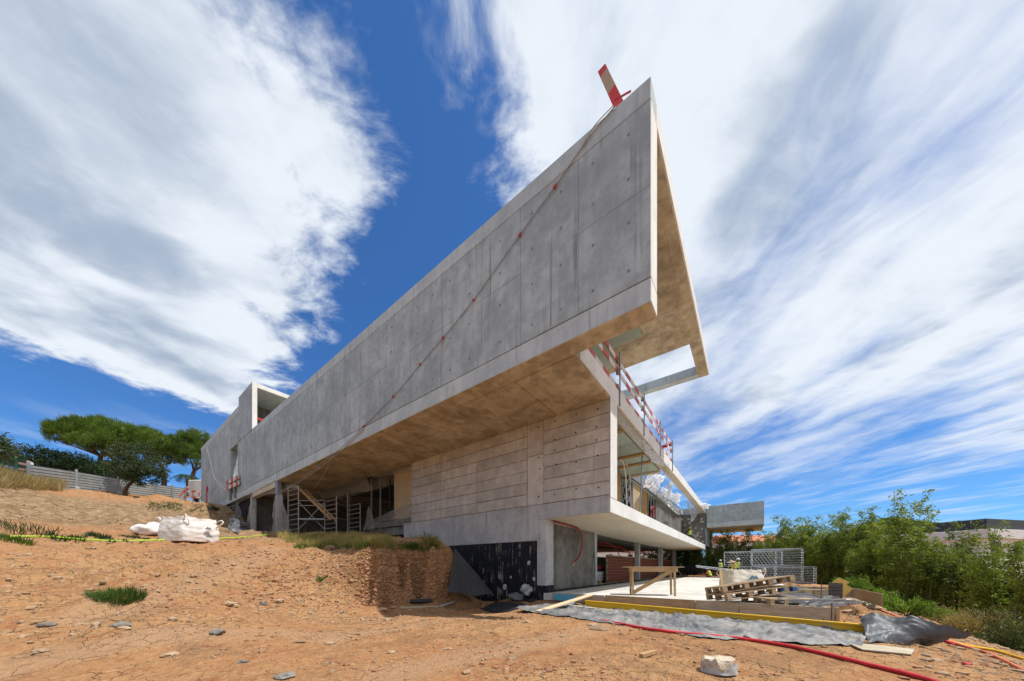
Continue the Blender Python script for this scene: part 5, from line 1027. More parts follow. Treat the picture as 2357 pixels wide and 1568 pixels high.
o = MB().grid(mem, 24, 24).build('dimple_membrane', M['dimple'], None, True); tag(o, 'black dimpled drainage membrane hanging as a triangle off the basement wall', 'membrane')
def flat_px(name, pts4, mat, label, cat, amp=0.03, nu=24, nv=12, lift=0.015):
    P = [G(*p) for p in pts4]
    def fn(u, v):
        p = lerp(lerp(P[0], P[1], u), lerp(P[3], P[2], u), v); p.z = gz(p.x, p.y) + lift + amp * (0.5 + mnoise.noise(Vector((p.x * 2.5, p.y * 2.5, 2)))) + amp * 0.4 * abs(mnoise.noise(Vector((p.x * 9, p.y * 9, 2)))); return p
    return tag(MB().grid(fn, nu, nv).build(name, mat, None, True), label, cat)
flat_px('dimple_membrane', [(1105, 1401), (1150, 1411), (1225, 1393), (1140, 1386)], M['dimple'], 'grey dimpled membrane lying flat on the soil in front of the black wall', 'membrane')
flat_px('dimple_membrane', [(1140, 1384), (1230, 1388), (1246, 1378), (1150, 1372)], M['dimple'], 'dimpled membrane strip on the ground under the plastic sack', 'membrane', 0.05)
sk = G(1186, 1384); m = MB(); m.rock((0, 0, 0.16), 0.34, (1.05, 0.6, 0.5), 3, 0.45); o = m.build('plastic_sack', M['tarp'], None, True); o.location = sk; o.rotation_euler = (0, 0.25, TH - R(90)); tag(o, 'grey plastic sack slumped against the black basement wall', 'sack')
m = MB(); m.rock((0, 0, 0.1), 0.33, (1.0, 0.5, 0.7), 3, 0.5); o = m.build('mortar_heap', M['render'], None, True); o.location = Vector((10.75, 7.35, 0.0)); tag(o, 'grey mortar lump spilling over the plastic sack', 'mortar')
P0, P1 = G(943, 1391, 0.09), G(993, 1388, 0.09); m = MB(); m.tube([P0, P1], 0.075, 12, False); m.tube([P0, P1], 0.065, 12, False); m.add([P0, P1], []); tag(m.build('black_pipe', M['black']), 'length of black plastic pipe at the foot of the cut bank', 'pipe')
bar_px('plastic_trunking', (920, 1402), (1009, 1399), 0.07, 0.07, M['card'], 'beige plastic trunking lying below the black pipe', 'trunking', 0.05, 0.05)
bar_px('plastic_profile', (1011, 1398), (1042, 1388), 0.20, 0.03, M['gypswhite'], 'short pale profile with red print beside the trunking', 'profile', 0.03, 0.05)
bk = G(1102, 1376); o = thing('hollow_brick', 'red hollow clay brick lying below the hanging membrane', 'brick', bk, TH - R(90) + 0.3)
fr = MB(); 
for z0, z1 in ((0, 0.02), (0.09, 0.11), (0.18, 0.20)): fr.box((-0.15, -0.1, z0), (0.15, 0.1, z1))
for x in (-0.15, -0.056, 0.038, 0.132): fr.box((x, -0.1, 0.021), (x + 0.018, 0.1, 0.179))
fr.build('clay_body', M['terracotta'], o); MB().box((-0.131, 0.0, 0.022), (0.131, 0.01, 0.178)).build('cell_shade', M['terracotta'], o)  # plate across the cells, put in as their inner shade
cn = G(787, 1412); o = thing('drink_can', 'small silver drinks can lying at the foot of the slope', 'can', (cn.x, cn.y, cn.z + 0.033), 0.5); MB().tube([(-0.06, 0, 0), (-0.052, 0, 0), (0.052, 0, 0), (0.06, 0, 0)], [0.024, 0.033, 0.033, 0.024], 12).build('can_body', M['galv'], o, True); MB().tube([(0.0601, 0, 0), (0.0606, 0, 0)], 0.022, 12).build('can_lid', M['alu'], o)
for i, (p, q_, lb) in enumerate((((1053, 1412), (1110, 1407), 'orange net scraps and twigs before the flat membrane'),)):
    m = MB()
    for k in range(26):
        t = random.random(); a = lerp(G(*p), G(*q_), t) + Vector((random.uniform(-.15, .15), random.uniform(-.25, .15), 0.02)); m.bar(a, a + Vector((random.uniform(-.15, .15), random.uniform(-.15, .15), random.uniform(0, .03))), 0.04, 0.004)
    ob = m.build('net_scraps', M['orange']); ob['kind'] = 'stuff'; ob['label'] = lb; ob['category'] = 'scraps'
# named rocks
for i, (x, y, r, mt) in enumerate(((110, 1442, .10, 'greystone'), (280, 1441, .11, 'greystone'), (500, 1457, .10, 'greystone'), (95, 1500, .06, 'stone'), (285, 1448, .07, 'stone'), (895, 1428, .11, 'stone'), (855, 1438, .07, 'stone'), (975, 1428, .07, 'stone'), (525, 1392, .10, 'stone'), (640, 1385, .12, 'stone'), (605, 1390, .09, 'greystone'), (880, 1404, .12, 'stone'), (905, 1398, .09, 'stone'), (1212, 1433, .09, 'stone'), (1295, 1466, .05, 'stone'), (1378, 1449, .15, 'stone'), (1540, 1454, .06, 'stone'), (540, 1395, .07, 'stone'), (655, 1560, .09, 'greystone'), (390, 1509, .08, 'stone'), (690, 1479, .06, 'stone'), (900, 1502, .05, 'stone'), (1075, 1548, .05, 'stone'), (760, 1482, .06, 'stone'), (1365, 1441, .10, 'stone'), (1968, 1478, .13, 'stone'), (1935, 1385, .14, 'stone'), (2010, 1400, .16, 'stone'), (1995, 1420, .13, 'stone'), (1960, 1410, .15, 'stone'), (2050, 1430, .12, 'stone'), (1030, 1495, .06, 'stone'), (1180, 1515, .06, 'stone'), (560, 1525, .06, 'greystone'), (730, 1255, .25, 'stone'), (760, 1262, .2, 'stone'))):
    g = G(x, y); m = MB(); m.rock((0, 0, 0), r, (1.25, 0.9, 0.5), 2, 0.55); o = m.build('rock', M[mt]); o.location = g + UP * r * 0.12; o.rotation_euler = (0, 0, random.uniform(-0.6, 0.6) + TH - R(90))
    wh = 'on the berm between black tarpaulin and shrubs' if x > 1900 and y < 1470 else 'touching the edge of the grey tarpaulin' if x > 1200 and y < 1490 else 'at the crest below the open storey' if y < 1270 else 'at the foot of the cut bank' if x > 820 and y < 1445 else 'at the foot of the red slope' if x > 500 and y < 1450 else 'on the bare slope below the green tuft' if x < 520 else 'on the open soil before the cut bank'
    tag(o, ('grey slaty rock ' if mt == 'greystone' else 'pale buff rock ') + wh, 'rock', 'grey rocks on the soil' if mt == 'greystone' else 'buff rocks on the soil')
# hose on the plateau
tag(MB().tube(curve_pts([G(x, y, 0.03) for x, y in ((-20, 1238), (60, 1237), (120, 1238), (180, 1243), (260, 1247), (340, 1246), (420, 1243), (500, 1241), (560, 1238), (620, 1232))], 8), 0.032, 6).build('garden_hose', M['limehose']), 'lime green hose lying across the reddish plateau', 'hose')
bar_px('timber_batten', (495, 1236), (545, 1241), 0.07, 0.05, M['plank'], 'pale batten lying beside the full bulk bag', 'batten', 0.05, 0.04)
sheet('folded_liner', [G(530, 1225, 0.9), G(548, 1222, 0.7), G(556, 1232, 0.1), G(525, 1226, 0.15)], 'black liner folded at the foot of the far basement wall', M['tarp'], 0.15, seed=31)
sheet('black_liner', OX([(455, 1250), (490, 1230), (500, 1400), (420, 1310)], 7.2, cf), 'black liner peeling off the soil below the far end of the facade', M['tarp'], 0.25, seed=32)
sheet('black_liner', OX([(480, 1410), (545, 1420), (550, 1510), (415, 1480)], 7.0, cf), 'lower black liner heaped beside the film-wrapped column', M['tarp'], 0.25, seed=33)
# ------------------------------------------------------------------ people
def person(loc, rz, J, label, mats, helmet='white', vest=True, hat=False, scale=1.0, yellow=False):
    """one skinned body; J overrides joint positions (metres, facing local -y)"""
    B = dict(pelvis=(0, 0, .95), spine=(0, .01, 1.12), chest=(0, .01, 1.32), neck=(0, .01, 1.49), head=(0, -.015, 1.60), crown=(0, 0, 1.70))
    for s, k in ((-1, 'l'), (1, 'r')):
        B.update({k + 'sh': (s * .19, .01, 1.43), k + 'el': (s * .25, .03, 1.15), k + 'wr': (s * .24, -.08, .92), k + 'pa': (s * .235, -.11, .84), k + 'hip': (s * .10, 0, .92), k + 'kn': (s * .11, -.03, .50), k + 'an': (s * .11, .02, .09), k + 'toe': (s * .12, -.15, .04)})
    B.update(J); names = list(B); rad = dict(pelvis=.135, spine=.125, chest=.145, neck=.06, head=.088, crown=.06)
    for k in 'lr': rad.update({k + 'sh': .065, k + 'el': .045, k + 'wr': .032, k + 'pa': .034, k + 'hip': .092, k + 'kn': .062, k + 'an': .045, k + 'toe': .036})
    V = [Vector(B[n]) for n in names]; Rr = [rad[n] for n in names]; ix = {n: i for i, n in enumerate(names)}
    E = [('pelvis', 'spine'), ('spine', 'chest'), ('chest', 'neck'), ('neck', 'head'), ('head', 'crown')]
    for k in 'lr': E += [('chest', k + 'sh'), (k + 'sh', k + 'el'), (k + 'el', k + 'wr'), (k + 'wr', k + 'pa'), ('pelvis', k + 'hip'), (k + 'hip', k + 'kn'), (k + 'kn', k + 'an'), (k + 'an', k + 'toe')]
    E = [(ix[a], ix[b]) for a, b in E]
    for k, s in (('l', -1), ('r', 1)):                                  # five fingers per hand, curled a little
        w, p = Vector(B[k + 'wr']), Vector(B[k + 'pa']); d = (p - w).normalized(); sd = d.orthogonal().normalized(); nn = d.cross(sd)
        for i, (off, ln) in enumerate(((-.027, .055), (-.009, .066), (.009, .062), (.027, .048), (.045, .045))):
            a = p + sd * off + (d * -.03 if i == 4 else d * .02); V += [a, a + d * ln * .6 + nn * .01 + (sd * .02 if i == 4 else Vector())]; Rr += [.011, .008]; E += [(ix[k + 'pa'], len(V) - 2), (len(V) - 2, len(V) - 1)]
    me = bpy.data.meshes.new('tmp'); me.from_pydata(V, E, []); ob = bpy.data.objects.new('tmp', me); COL.objects.link(ob)
    sk = ob.modifiers.new('s', 'SKIN'); 
    for i, sv in enumerate(me.skin_vertices[0].data): sv.radius = (Rr[i], Rr[i]); sv.use_root = (i == 0)
    ob.modifiers.new('d', 'SUBSURF').levels = 1
    bpy.context.view_layer.update()
    m2 = bpy.data.meshes.new_from_object(ob.evaluated_get(bpy.context.evaluated_depsgraph_get())); bpy.data.objects.remove(ob); bpy.data.meshes.remove(me); m2.name = 'body'
    m2.materials.clear()
    for mm in mats: m2.materials.append(mm)                              # shirt, trousers, skin, shoes
    seg = {'pelvis': 1, 'spine': 0, 'chest': 0, 'neck': 2, 'head': 2, 'crown': 2}
    for k in 'lr': seg.update({k + 'sh': 0, k + 'el': 0, k + 'wr': 2, k + 'pa': 2, k + 'hip': 1, k + 'kn': 1, k + 'an': 1, k + 'toe': 3})
    for f in m2.polygons:
        c = f.center; n = min(names, key=lambda q: (Vector(B[q]) - c).length - rad[q]); f.material_index = seg[n]; f.use_smooth = True
    o = thing('person', label, 'person', loc, rz, None, scale); share('body', m2, o)
    H = Vector(B['head']); C = Vector(B['crown']); up = (C - H).normalized(); fwd = Vector((0, -1, 0)); fwd = (fwd - up * fwd.dot(up)).normalized(); sd = fwd.cross(up)
    fm = MB(); fm.rock(H + fwd * .095 - up * 0.0, 0.018, (0.7, 1.2, 1.1), 1, 0.0); fm.build('nose', mats[2], o)
    for s in (-1, 1):
        MB().rock(H + fwd * .082 + sd * s * .033 + up * .03, 0.011, (1, 1, 1), 1, 0).build('eye', M['black'], o); MB().rock(H + sd * s * .088, 0.026, (0.5, 0.8, 1.2), 1, 0).build('ear', mats[2], o)
    MB().rock(H + fwd * .083 - up * .045, 0.02, (1.3, 0.5, 0.4), 1, 0).build('mouth', M['maroon'], o)
    hc = H + up * .055
    if helmet:
        mt = M[helmet] if helmet in M else M['white']; hm = MB()
        hm.grid(lambda u, v: hc + (sd * math.cos(6.283 * u) * .118 + fwd * math.sin(6.283 * u) * .138) * math.cos(v * 1.5) + up * (.115 * math.sin(v * 1.5)), 20, 6)
        br = 0.30 if hat else 0.0
        hm.grid(lambda u, v: hc + (sd * math.cos(6.283 * u) * (.117 + v * (.02 + br * .5)) + fwd * math.sin(6.283 * u) * (.137 + v * (.02 + br * .5 + 0.05 * max(0, math.sin(6.283 * u))))) - up * (.006 * v + 0.03 * v * (br > 0)), 20, 2)
        hm.build('hat' if hat else 'helmet', mt, o, True)
    if vest:
        S, Ce, N, Pv = Vector(B['spine']), Vector(B['chest']), Vector(B['neck']), Vector(B['pelvis'])
        ring = [lerp(Pv, S, 0.1), S, lerp(S, Ce, .6), Ce, lerp(Ce, N, .5), lerp(Ce, N, .8)]; wd = [.20, .195, .205, .215, .205, .13]; dp = [.165, .16, .168, .17, .14, .10]
        def vf(u, v):
            k = v * 5; i = min(4, int(k)); f = k - i; c = lerp(ring[i], ring[i+1], f); ax = (ring[i+1] - ring[i]).normalized(); fr = (Vector((0, -1, 0)) - ax * Vector((0, -1, 0)).dot(ax)).normalized(); s2 = fr.cross(ax)
            return c + s2 * math.cos(6.283 * u) * lerp(wd[i], wd[i+1], f) + fr * math.sin(6.283 * u) * lerp(dp[i], dp[i+1], f)
        ve = MB().grid(vf, 24, 15).build('vest', M['vest'] if not yellow else M['yshirt'], o, True)
        if not yellow:
            for z0 in (0.16, 0.42): MB().grid(lambda u, v: ring[0] + (Vector(vf(u, z0 + v * .07)) - ring[0]) * 1.015, 24, 1).build('reflective_band', M['vestband'], ve, True)
    return o
NT = [M['paleshirt'], M['denim'], M['skin'], M['white']]
face = lambda d: math.atan2(d.y, d.x) + R(90)          # rotation that turns local -y towards d
W = at_d(1658, 1327, 33.0); W.z = gz(W.x, W.y)
person(W, face(-FW + RT * 0.3), dict(lel=(-.30, -.10, 1.22), lwr=(-.16, -.16, 1.50), lpa=(-.12, -.13, 1.57), rel=(.27, .02, 1.15), rwr=(.25, -.12, .95)), 'worker in white helmet and yellow vest holding a phone to his ear', NT, 'white')
W = at_d(1634, 1328, 31.0); W.z = gz(W.x, W.y) - 0.30
person(W, face(FW * 0.6 - RT), dict(pelvis=(0, .05, .60), spine=(0, -.02, .78), chest=(0, -.10, .98), neck=(0, -.17, 1.13), head=(0, -.22, 1.23), crown=(0, -.22, 1.33), lsh=(-.19, -.10, 1.08), rsh=(.19, -.10, 1.08), lel=(-.25, -.25, .85), rel=(.25, -.25, .85), lwr=(-.18, -.42, .70), rwr=(.18, -.42, .70), lpa=(-.17, -.50, .66), rpa=(.17, -.50, .66), lhip=(-.11, .03, .58), rhip=(.11, .03, .58), lkn=(-.15, -.30, .62), rkn=(.15, -.30, .45), lan=(-.15, -.10, .35), ran=(.15, .05, .35), ltoe=(-.15, -.25, .32), rtoe=(.15, -.08, .32)), 'crouching worker in orange shirt and yellow vest by the rebar heap', [M['orange'], M['orange'], M['skin'], M['black']], 'white')
W = at_d(1690, 1322, 25.0); W.z = 0.0
person(W, face(-FW * 0.5 - RT), dict(spine=(0, -.05, 1.10), chest=(0, -.16, 1.25), neck=(0, -.28, 1.36), head=(0, -.36, 1.43), crown=(0, -.38, 1.53), lsh=(-.19, -.20, 1.33), rsh=(.19, -.20, 1.33), lel=(-.26, -.28, 1.06), rel=(.26, -.28, 1.06), lwr=(-.20, -.45, .90), rwr=(.20, -.45, .90), lpa=(-.19, -.52, .87), rpa=(.19, -.52, .87)), 'worker in pale yellow clothes and wide hat bending over the pipes', [M['yshirt'], M['yshirt'], M['skin'], M['black']], 'card', True, True, 1.0, True)
W = at_d(1699, 1322, 25.8); W.z = 0.0
person(W, face(-FW * 0.3 + RT * -1), dict(), 'worker in white helmet and yellow vest standing behind the stooped one', [M['maroon'], M['denim'], M['skin'], M['black']], 'white')
person((38.0, 5.05, 3.49), face(Vector((0.3, 1.0, 0))), dict(lel=(-.30, -.16, 1.20), lwr=(-.26, -.40, 1.12), lpa=(-.25, -.48, 1.12), rel=(.30, -.18, 1.22), rwr=(.24, -.42, 1.20), rpa=(.23, -.50, 1.2)), 'worker in yellow helmet and vest on the balcony at the dabbed wall', [M['maroon'], M['denim'], M['skin'], M['black']], 'helmety')
for i, (a, b) in enumerate((((1601, 1302.5), (1688, 1312)), ((1603, 1305), (1690, 1315)))):
    tag(MB().tube([at_d(*a, 24.4), at_d(*b, 24.2)], 0.045, 8).build('grey_pipe', M['galv']), ['upper grey pipe held by the stooping worker', 'lower grey pipe held by the stooping worker'][i], 'pipe')
# rebar heap and picket fence
m = MB(); rs = random.Random(4); c0 = at_d(1645, 1326, 33.5)
for k in range(130):
    a = rs.uniform(0, 6.28); r = rs.uniform(0.2, 1.9); p = c0 + RT * (r * math.cos(a)) + FW * (0.8 * math.sin(a)); p.z = rs.uniform(0, 0.55) * (1 - r / 2.2) + 0.02
    d = Vector((rs.uniform(-1, 1), rs.uniform(-1, 1), rs.uniform(-.35, .35))) * rs.uniform(.4, 1.1); m.tube(curve_pts([p - d, p + Vector((0, 0, rs.uniform(0, .3))), p + d], 4), 0.017, 3)
ob = m.build('rebar_heap', M['rust']); tag(ob, 'tangled heap of rusty reinforcement bars beyond the patio', 'rebar'); ob['kind'] = 'stuff'
pf = thing('picket_fence', 'dark picket fence in front of the bamboo beyond the patio', 'fence', (42.0, 8, 0)); m = MB()
for k in range(64): x = 0.9 * math.sin(k * .1); m.box((x, -k * 0.19 - 0.05, -0.2), (x + 0.03, -k * 0.19 + 0.05, 1.25 + 0.06 * math.sin(k * 2.1)))
m.build('pickets', M['darksteel'], pf, kind='stuff')
for z in (0.3, 1.0): MB().box((1.0, -12.2, z), (1.04, 0.1, z + 0.07)).build('rail', M['darksteel'], pf)
m = MB(); m.rock((0, 0, 0), 1, (0.5, 6.5, 0.16), 3, 0.5); ob = m.build('soil_ridge', M['soil'], None, True); ob.location = (37.4, 1.5, -0.02); ob['kind'] = 'structure'
ob = MB().bbox((36.02, -2.0, -0.2), (36.25, 6.6, 0.10), 0.03).build('patio_kerb', M['bitumen']); ob['kind'] = 'structure'
# debris heap past the formwork
gravel('rubble_heap', 900, 0.03, 0.14, M['gypswhite'], (14.5, 20, -3.6, -1.95), 21, 'pale broken rubble behind the formwork box')
# ------------------------------------------------------------------ left boundary: sheet fence, gate, van, walls
FP = [(65.5, 28.0, 1118), (176, 34.0, 1126), (272, 39.0, 1137), (356, 43.0, 1147), (398, 44.0, 1151), (427, 45.0, 1154)]
pts = []
for x, d, yb_ in FP: q = at_d(x, yb_, d); pts.append(q)
fe = thing('sheet_fence', 'grey ribbed steel site fence stepping up the hill', 'fence', pts[1]); finv = Matrix.Translation(-pts[1])
def ribbed(a, b, h, name, mat, drop=0.1):
    m = MB(); prof = []; n = 7
    for k in range(n):
        z = h * k / n; prof += [(z, 0), (z + h / n * 0.72, 0), (z + h / n * 0.76, -0.10), (z + h / n * 0.96, -0.10)]
    prof.append((h, 0)); nrm = (b - a).cross(UP).normalized(); fs = []; vs = []
    for z, o_ in prof:
        for e in (a, b): vs.append(e + UP * (z - drop) + nrm * o_)
    m.add(vs, [(2*i, 2*i+1, 2*i+3, 2*i+2) for i in range(len(prof) - 1)]); q = m.build(name, mat, fe); q.matrix_parent_inverse = finv
hs = [2.0, 2.0, 2.0, 2.0, 1.95]
for i in range(5):
    a, b = pts[i], pts[i+1]; ribbed(a, b, hs[i], 'gate_leaf' if i > 2 else 'ribbed_panel', M['fencemetal'])
for i, p in enumerate(pts):
    q = MB().bbox((p.x - .09, p.y - .09, p.z - .4), (p.x + .09, p.y + .09, p.z + 2.12), 0.01).build('post', M['galv'], fe); q.matrix_parent_inverse = finv
    if i < 4: q = MB().bbox((p.x - .2, p.y - .2, p.z - .5), (p.x + .2, p.y + .2, p.z + .25), 0.05).build('post_footing', M['render'], fe); q.matrix_parent_inverse = finv
tag(MB().bar(at_d(412, 1144, 43), at_d(433, 1120, 43.5), 0.06, 0.16).build('striped_pole', M['raily']), 'red and white striped pole leaning across the gate', 'pole')
def van():
    b = at_d(447, 1153, 43.5); o = thing('site_van', 'white box van parked behind the far end of the house', 'van', b, TH - R(90) - R(4))
    MB().bbox((-0.9, 0, 0.55), (1.1, 4.4, 2.9), 0.06).build('cargo_box', M['white'], o); MB().bbox((-0.88, -0.02, 0.6), (0.08, 0.0, 2.8), 0.01).build('rear_door', M['gypswhite'], o); MB().bbox((0.12, -0.02, 0.6), (1.08, 0.0, 2.8), 0.01).build('rear_door', M['white'], o)
    MB().bbox((-0.85, 4.45, 0.5), (1.05, 6.0, 2.2), 0.15).build('cab', M['white'], o); MB().bbox((-0.9, -0.1, 0.4), (1.1, 0.0, 0.54), 0.02).build('bumper', M['darksteel'], o)
    for x in (-0.75, 0.85):
        for y in (0.9, 4.9): w = MB().tube([(x, y, 0.36), (x + 0.2, y, 0.36)], 0.36, 14).build('wheel', M['black'], o)
    MB().bbox((-0.86, -0.04, 0.58), (-0.74, -0.02, 0.9), 0.005).build('tail_light', M['red'], o)
van()
bq = at_d(446, 1153, 41.5); bo = thing('striped_barrier', 'red and white striped barrier on wooden posts in front of the van', 'barrier', bq, TH - R(90))
for z in (0.45, 1.25): MB().bar((-1.3, 0, z), (1.4, 0, z), 0.04, 0.22).build('rail_board', M['rail'], bo)
for x in (-0.2, 0.6): MB().box((x, 0.03, -0.2), (x + 0.1, 0.11, 1.5)).build('post', M['timberz'], bo)
pw = [at_d(27, 1100, 30), at_d(66, 1100, 30)]
pk = thing('pink_wall', 'pink rendered boundary wall at the top of the slope', 'wall', pw[0]); pinv = Matrix.Translation(-pw[0])
q = MB().prism([at_d(24, 1110, 30), at_d(64, 1110, 30), at_d(65, 1062, 30), at_d(54, 1058.5, 30), at_d(40, 1057, 30)], FW * 0.3).build('wall_face', M['pink'], pk); q.matrix_parent_inverse = pinv
q = MB().prism([at_d(62, 1110, 29.9), at_d(72, 1110, 29.9), at_d(66, 1063, 29.9), at_d(60, 1062, 29.9)], FW * 0.3).build('wall_end', M['gypswhite'], pk); q.matrix_parent_inverse = pinv
gf = thing('green_fence', 'dark green metal fence posts beside the pink wall', 'fence', at_d(20, 1085, 27)); ginv = Matrix.Translation(-at_d(20, 1085, 27))
for x, y0 in ((7, 1044), (38, 1051), (-14, 1040)): q = MB().bar(at_d(x, 1095, 27), at_d(x, y0, 27), 0.16, 0.16).build('post', M['greenpaint'], gf); q.matrix_parent_inverse = ginv
for y in (1055, 1068, 1080): q = MB().bar(at_d(-20, y - 8, 27.05), at_d(60, y + 8, 27.05), 0.04, 0.30).build('rail', M['greenpaint'], gf); q.matrix_parent_inverse = ginv
for x, z, lb in ((476, 0, 'red bent marker bar stuck in the ground at the far end of the facade'),):
    p = on_x(x, 1173, 7.1); tag(MB().tube(curve_pts([(p.x, p.y, p.z - .3), (p.x, p.y, p.z + 2.2), (p.x, p.y - .3, p.z + 2.35), (p.x, p.y - .4, p.z + 1.8)], 5), 0.05, 5).build('marker_bar', M['red']), lb, 'marker')
# ------------------------------------------------------------------ vegetation
def leaf_arr(P, D, ln, wd, seed, up_bias=0.0):
    """numpy leaf blades: points P, directions D -> pointed quads"""
    rs = np.random.RandomState(seed); n = len(P); D = D / np.maximum(1e-6, np.linalg.norm(D, axis=1, keepdims=True))
    r = rs.normal(size=(n, 3)); S = np.cross(D, r); S /= np.maximum(1e-6, np.linalg.norm(S, axis=1, keepdims=True))
    l = ln * rs.uniform(0.6, 1.25, (n, 1)); w = wd * rs.uniform(0.7, 1.2, (n, 1))
    v = np.stack([P, P + D * l * 0.45 + S * w / 2, P + D * l, P + D * l * 0.45 - S * w / 2], 1).reshape(-1, 3)
    f = np.arange(4 * n).reshape(-1, 4); return v, f
def np_mesh(name, v, f, mat):
    me = bpy.data.meshes.new(name); me.vertices.add(len(v)); me.vertices.foreach_set('co', np.asarray(v, np.float32).ravel())
    me.loops.add(f.size); me.loops.foreach_set('vertex_index', f.ravel().astype(np.int32)); me.polygons.add(len(f))
    me.polygons.foreach_set('loop_start', np.arange(0, f.size, f.shape[1], dtype=np.int32)); me.update(calc_edges=True); me.materials.append(mat); return me
# bamboo: five clump shapes, copied along the boundary
def bamboo_proto(seed, H=7.5, nc=11, spread=1.1):
    rs = random.Random(seed); cm = MB(); LP = []; LD = []
    for k in range(nc):
        a = rs.uniform(0, 6.28); r = spread * math.sqrt(rs.random()); h = H * rs.uniform(0.55, 1.0); lean = rs.uniform(0.05, 0.28); az = rs.uniform(0, 6.28); b = Vector((r * math.cos(a), r * math.sin(a), -0.2))
        pt = lambda t: b + Vector((math.cos(az) * lean * h * t * t, math.sin(az) * lean * h * t * t, h * t * (1 - 0.10 * lean * t)))
        cm.tube([pt(t) for t in (0, .25, .5, .75, 1)], [0.03, 0.026, 0.02, 0.012, 0.004], 5, False)
        for j in range(26):
            t = 0.04 + 0.96 * (j + rs.random()) / 26; q = pt(t); aa = rs.uniform(0, 6.28); L = (0.95 - 0.55 * t) * rs.uniform(0.6, 1.3)
            d = Vector((math.cos(aa), math.sin(aa), rs.uniform(0.1, 0.8))).normalized(); e = q + d * L
            if j % 3 == 0: cm.tube([q, e], [0.008, 0.003], 3, False)
            for i in range(24):
                s = rs.random() ** 0.7; LP.append(q + d * L * s + Vector((rs.gauss(0, .09), rs.gauss(0, .09), rs.gauss(0, .09)))); LD.append(Vector((d.x * .5 + rs.gauss(0, .5), d.y * .5 + rs.gauss(0, .5), rs.gauss(-0.25, .45))))
    v, f = leaf_arr(np.array(LP), np.array(LD), 0.24, 0.072, seed)
    return cm.mesh('culms', M['culm']), np_mesh('foliage', v, f, M['bamboo'])
PB = [bamboo_proto(s, h_, n_, sp_) for s, h_, n_, sp_ in ((1, 7.6, 11, 1.1), (2, 8.4, 9, 0.9), (3, 6.6, 12, 1.3), (4, 8.0, 10, 0.8), (5, 7.2, 11, 1.2))]
line = [(45.5, 12), (45.5, 6), (45, 1), (41, -3.5), (36, -6.2), (30, -8.6), (25, -10.8), (20, -13.2), (14.5, -15.0)]
rs = random.Random(8); k = 0
for i in range(len(line) - 1):
    a, b = Vector(line[i] + (0,)), Vector(line[i+1] + (0,)); n = max(2, round((b - a).length / 1.35))
    for j in range(n):
        p = lerp(a, b, (j + 0.5) / n); nr = Vector(((b - a).y, -(b - a).x, 0)).normalized()
        for row in (0, 1):
            q = p + nr * (rs.uniform(-0.5, 0.5) - row * -1.9) * 1.0 + (b - a).normalized() * rs.uniform(-.5, .5)
            q = p + Vector((1, -0.4, 0)) * (row * 2.0) + Vector((rs.uniform(-.6, .6), rs.uniform(-.6, .6), 0)); s = rs.choice((0.58, 0.66, 0.72, 0.78, 0.84, 0.98)) * rs.uniform(0.93, 1.06) * (1.0 if row == 0 else 1.04)
            if i >= 5: s *= 0.86
            t = thing('bamboo_clump', ['bamboo clump seen past the last column behind the picket fence', 'bamboo clump behind the picket fence and the workers', 'bamboo clump rising behind the cantilever block and gabions', 'bamboo clump behind the gabion baskets', 'bamboo clump between gabions and bright green shrub', 'bamboo clump beyond the shrubs of the berm', 'bamboo clump below the flat roofed white house', 'bamboo clump beyond the dead brushwood heap'][i] + (' in the back row' if row else ''), 'bamboo', (q.x, q.y, gz(q.x, q.y)), rs.uniform(0, 6.28), 'bamboo clumps along the boundary', s)
            c_, f_ = PB[k % 5]; share('culms', c_, t); share('foliage', f_, t); k += 1
# shrubs on the berm
def shrub(name, loc, r, h, n, mat, label, seed, ln=0.14, wd=0.035, stems=True):
    rs = np.random.RandomState(seed); o = thing(name, label, 'shrub', loc); P = []; D = []; m = MB()
    for k in range(max(8, n // 60)):
        a = rs.uniform(0, 6.28); e = rs.uniform(0.25, 1.3); d = np.array([math.cos(a) * math.cos(e), math.sin(a) * math.cos(e), math.sin(e)]); tip = d * np.array([r, r, h]) * rs.uniform(0.7, 1.05); m.tube([(0, 0, -0.1), tuple(tip * 0.5 + (0, 0, .05 * h)), tuple(tip)], [0.02, 0.012, 0.004], 4, False)
        for j in range(60):
            t = rs.uniform(0.35, 1.0); P.append(tip * t + rs.normal(0, 0.07 * r, 3)); D.append(d * 0.8 + rs.normal(0, 0.5, 3) + (0, 0, .25))
    v, f = leaf_arr(np.array(P), np.array(D), ln, wd, seed); v[:, 2] = np.maximum(v[:, 2], -0.2); share('foliage', np_mesh('foliage', v, f, mat), o); m.build('stems', M['twig'], o)
def berm(px, py, d): q = at_d(px, py, d); return (q.x, q.y, gz(q.x, q.y))
shrub('leafy_shrub', berm(1965, 1365, 13.5), 1.0, 0.95, 2200, M['bush'], 'bright green leafy shrub behind the dark board on the berm', 1, 0.16, 0.04)
shrub('leafy_shrub', berm(2005, 1380, 12.5), 0.5, 0.35, 700, M['bush'], 'low spreading green shrub at the brow of the berm', 2, 0.16, 0.04)
shrub('leafy_shrub', berm(2082, 1420, 10.2), 0.95, 0.75, 2000, M['bush'], 'loose green shrub half way down the berm', 3, 0.15, 0.035)
shrub('leafy_shrub', berm(2130, 1395, 12.0), 0.8, 0.6, 1500, M['bush'], 'pale green shrub behind the loose shrub on the berm', 4, 0.14, 0.03)
shrub('dry_brush', berm(2235, 1440, 10.5), 1.7, 0.8, 2600, M['drygrass'], 'heap of brown dead brushwood at the foot of the bamboo', 5, 0.22, 0.02)
shrub('dry_brush', berm(2160, 1425, 11.5), 1.2, 0.55, 1600, M['drygrass'], 'smaller brown brushwood heap beside the pale green shrub', 6, 0.22, 0.02)
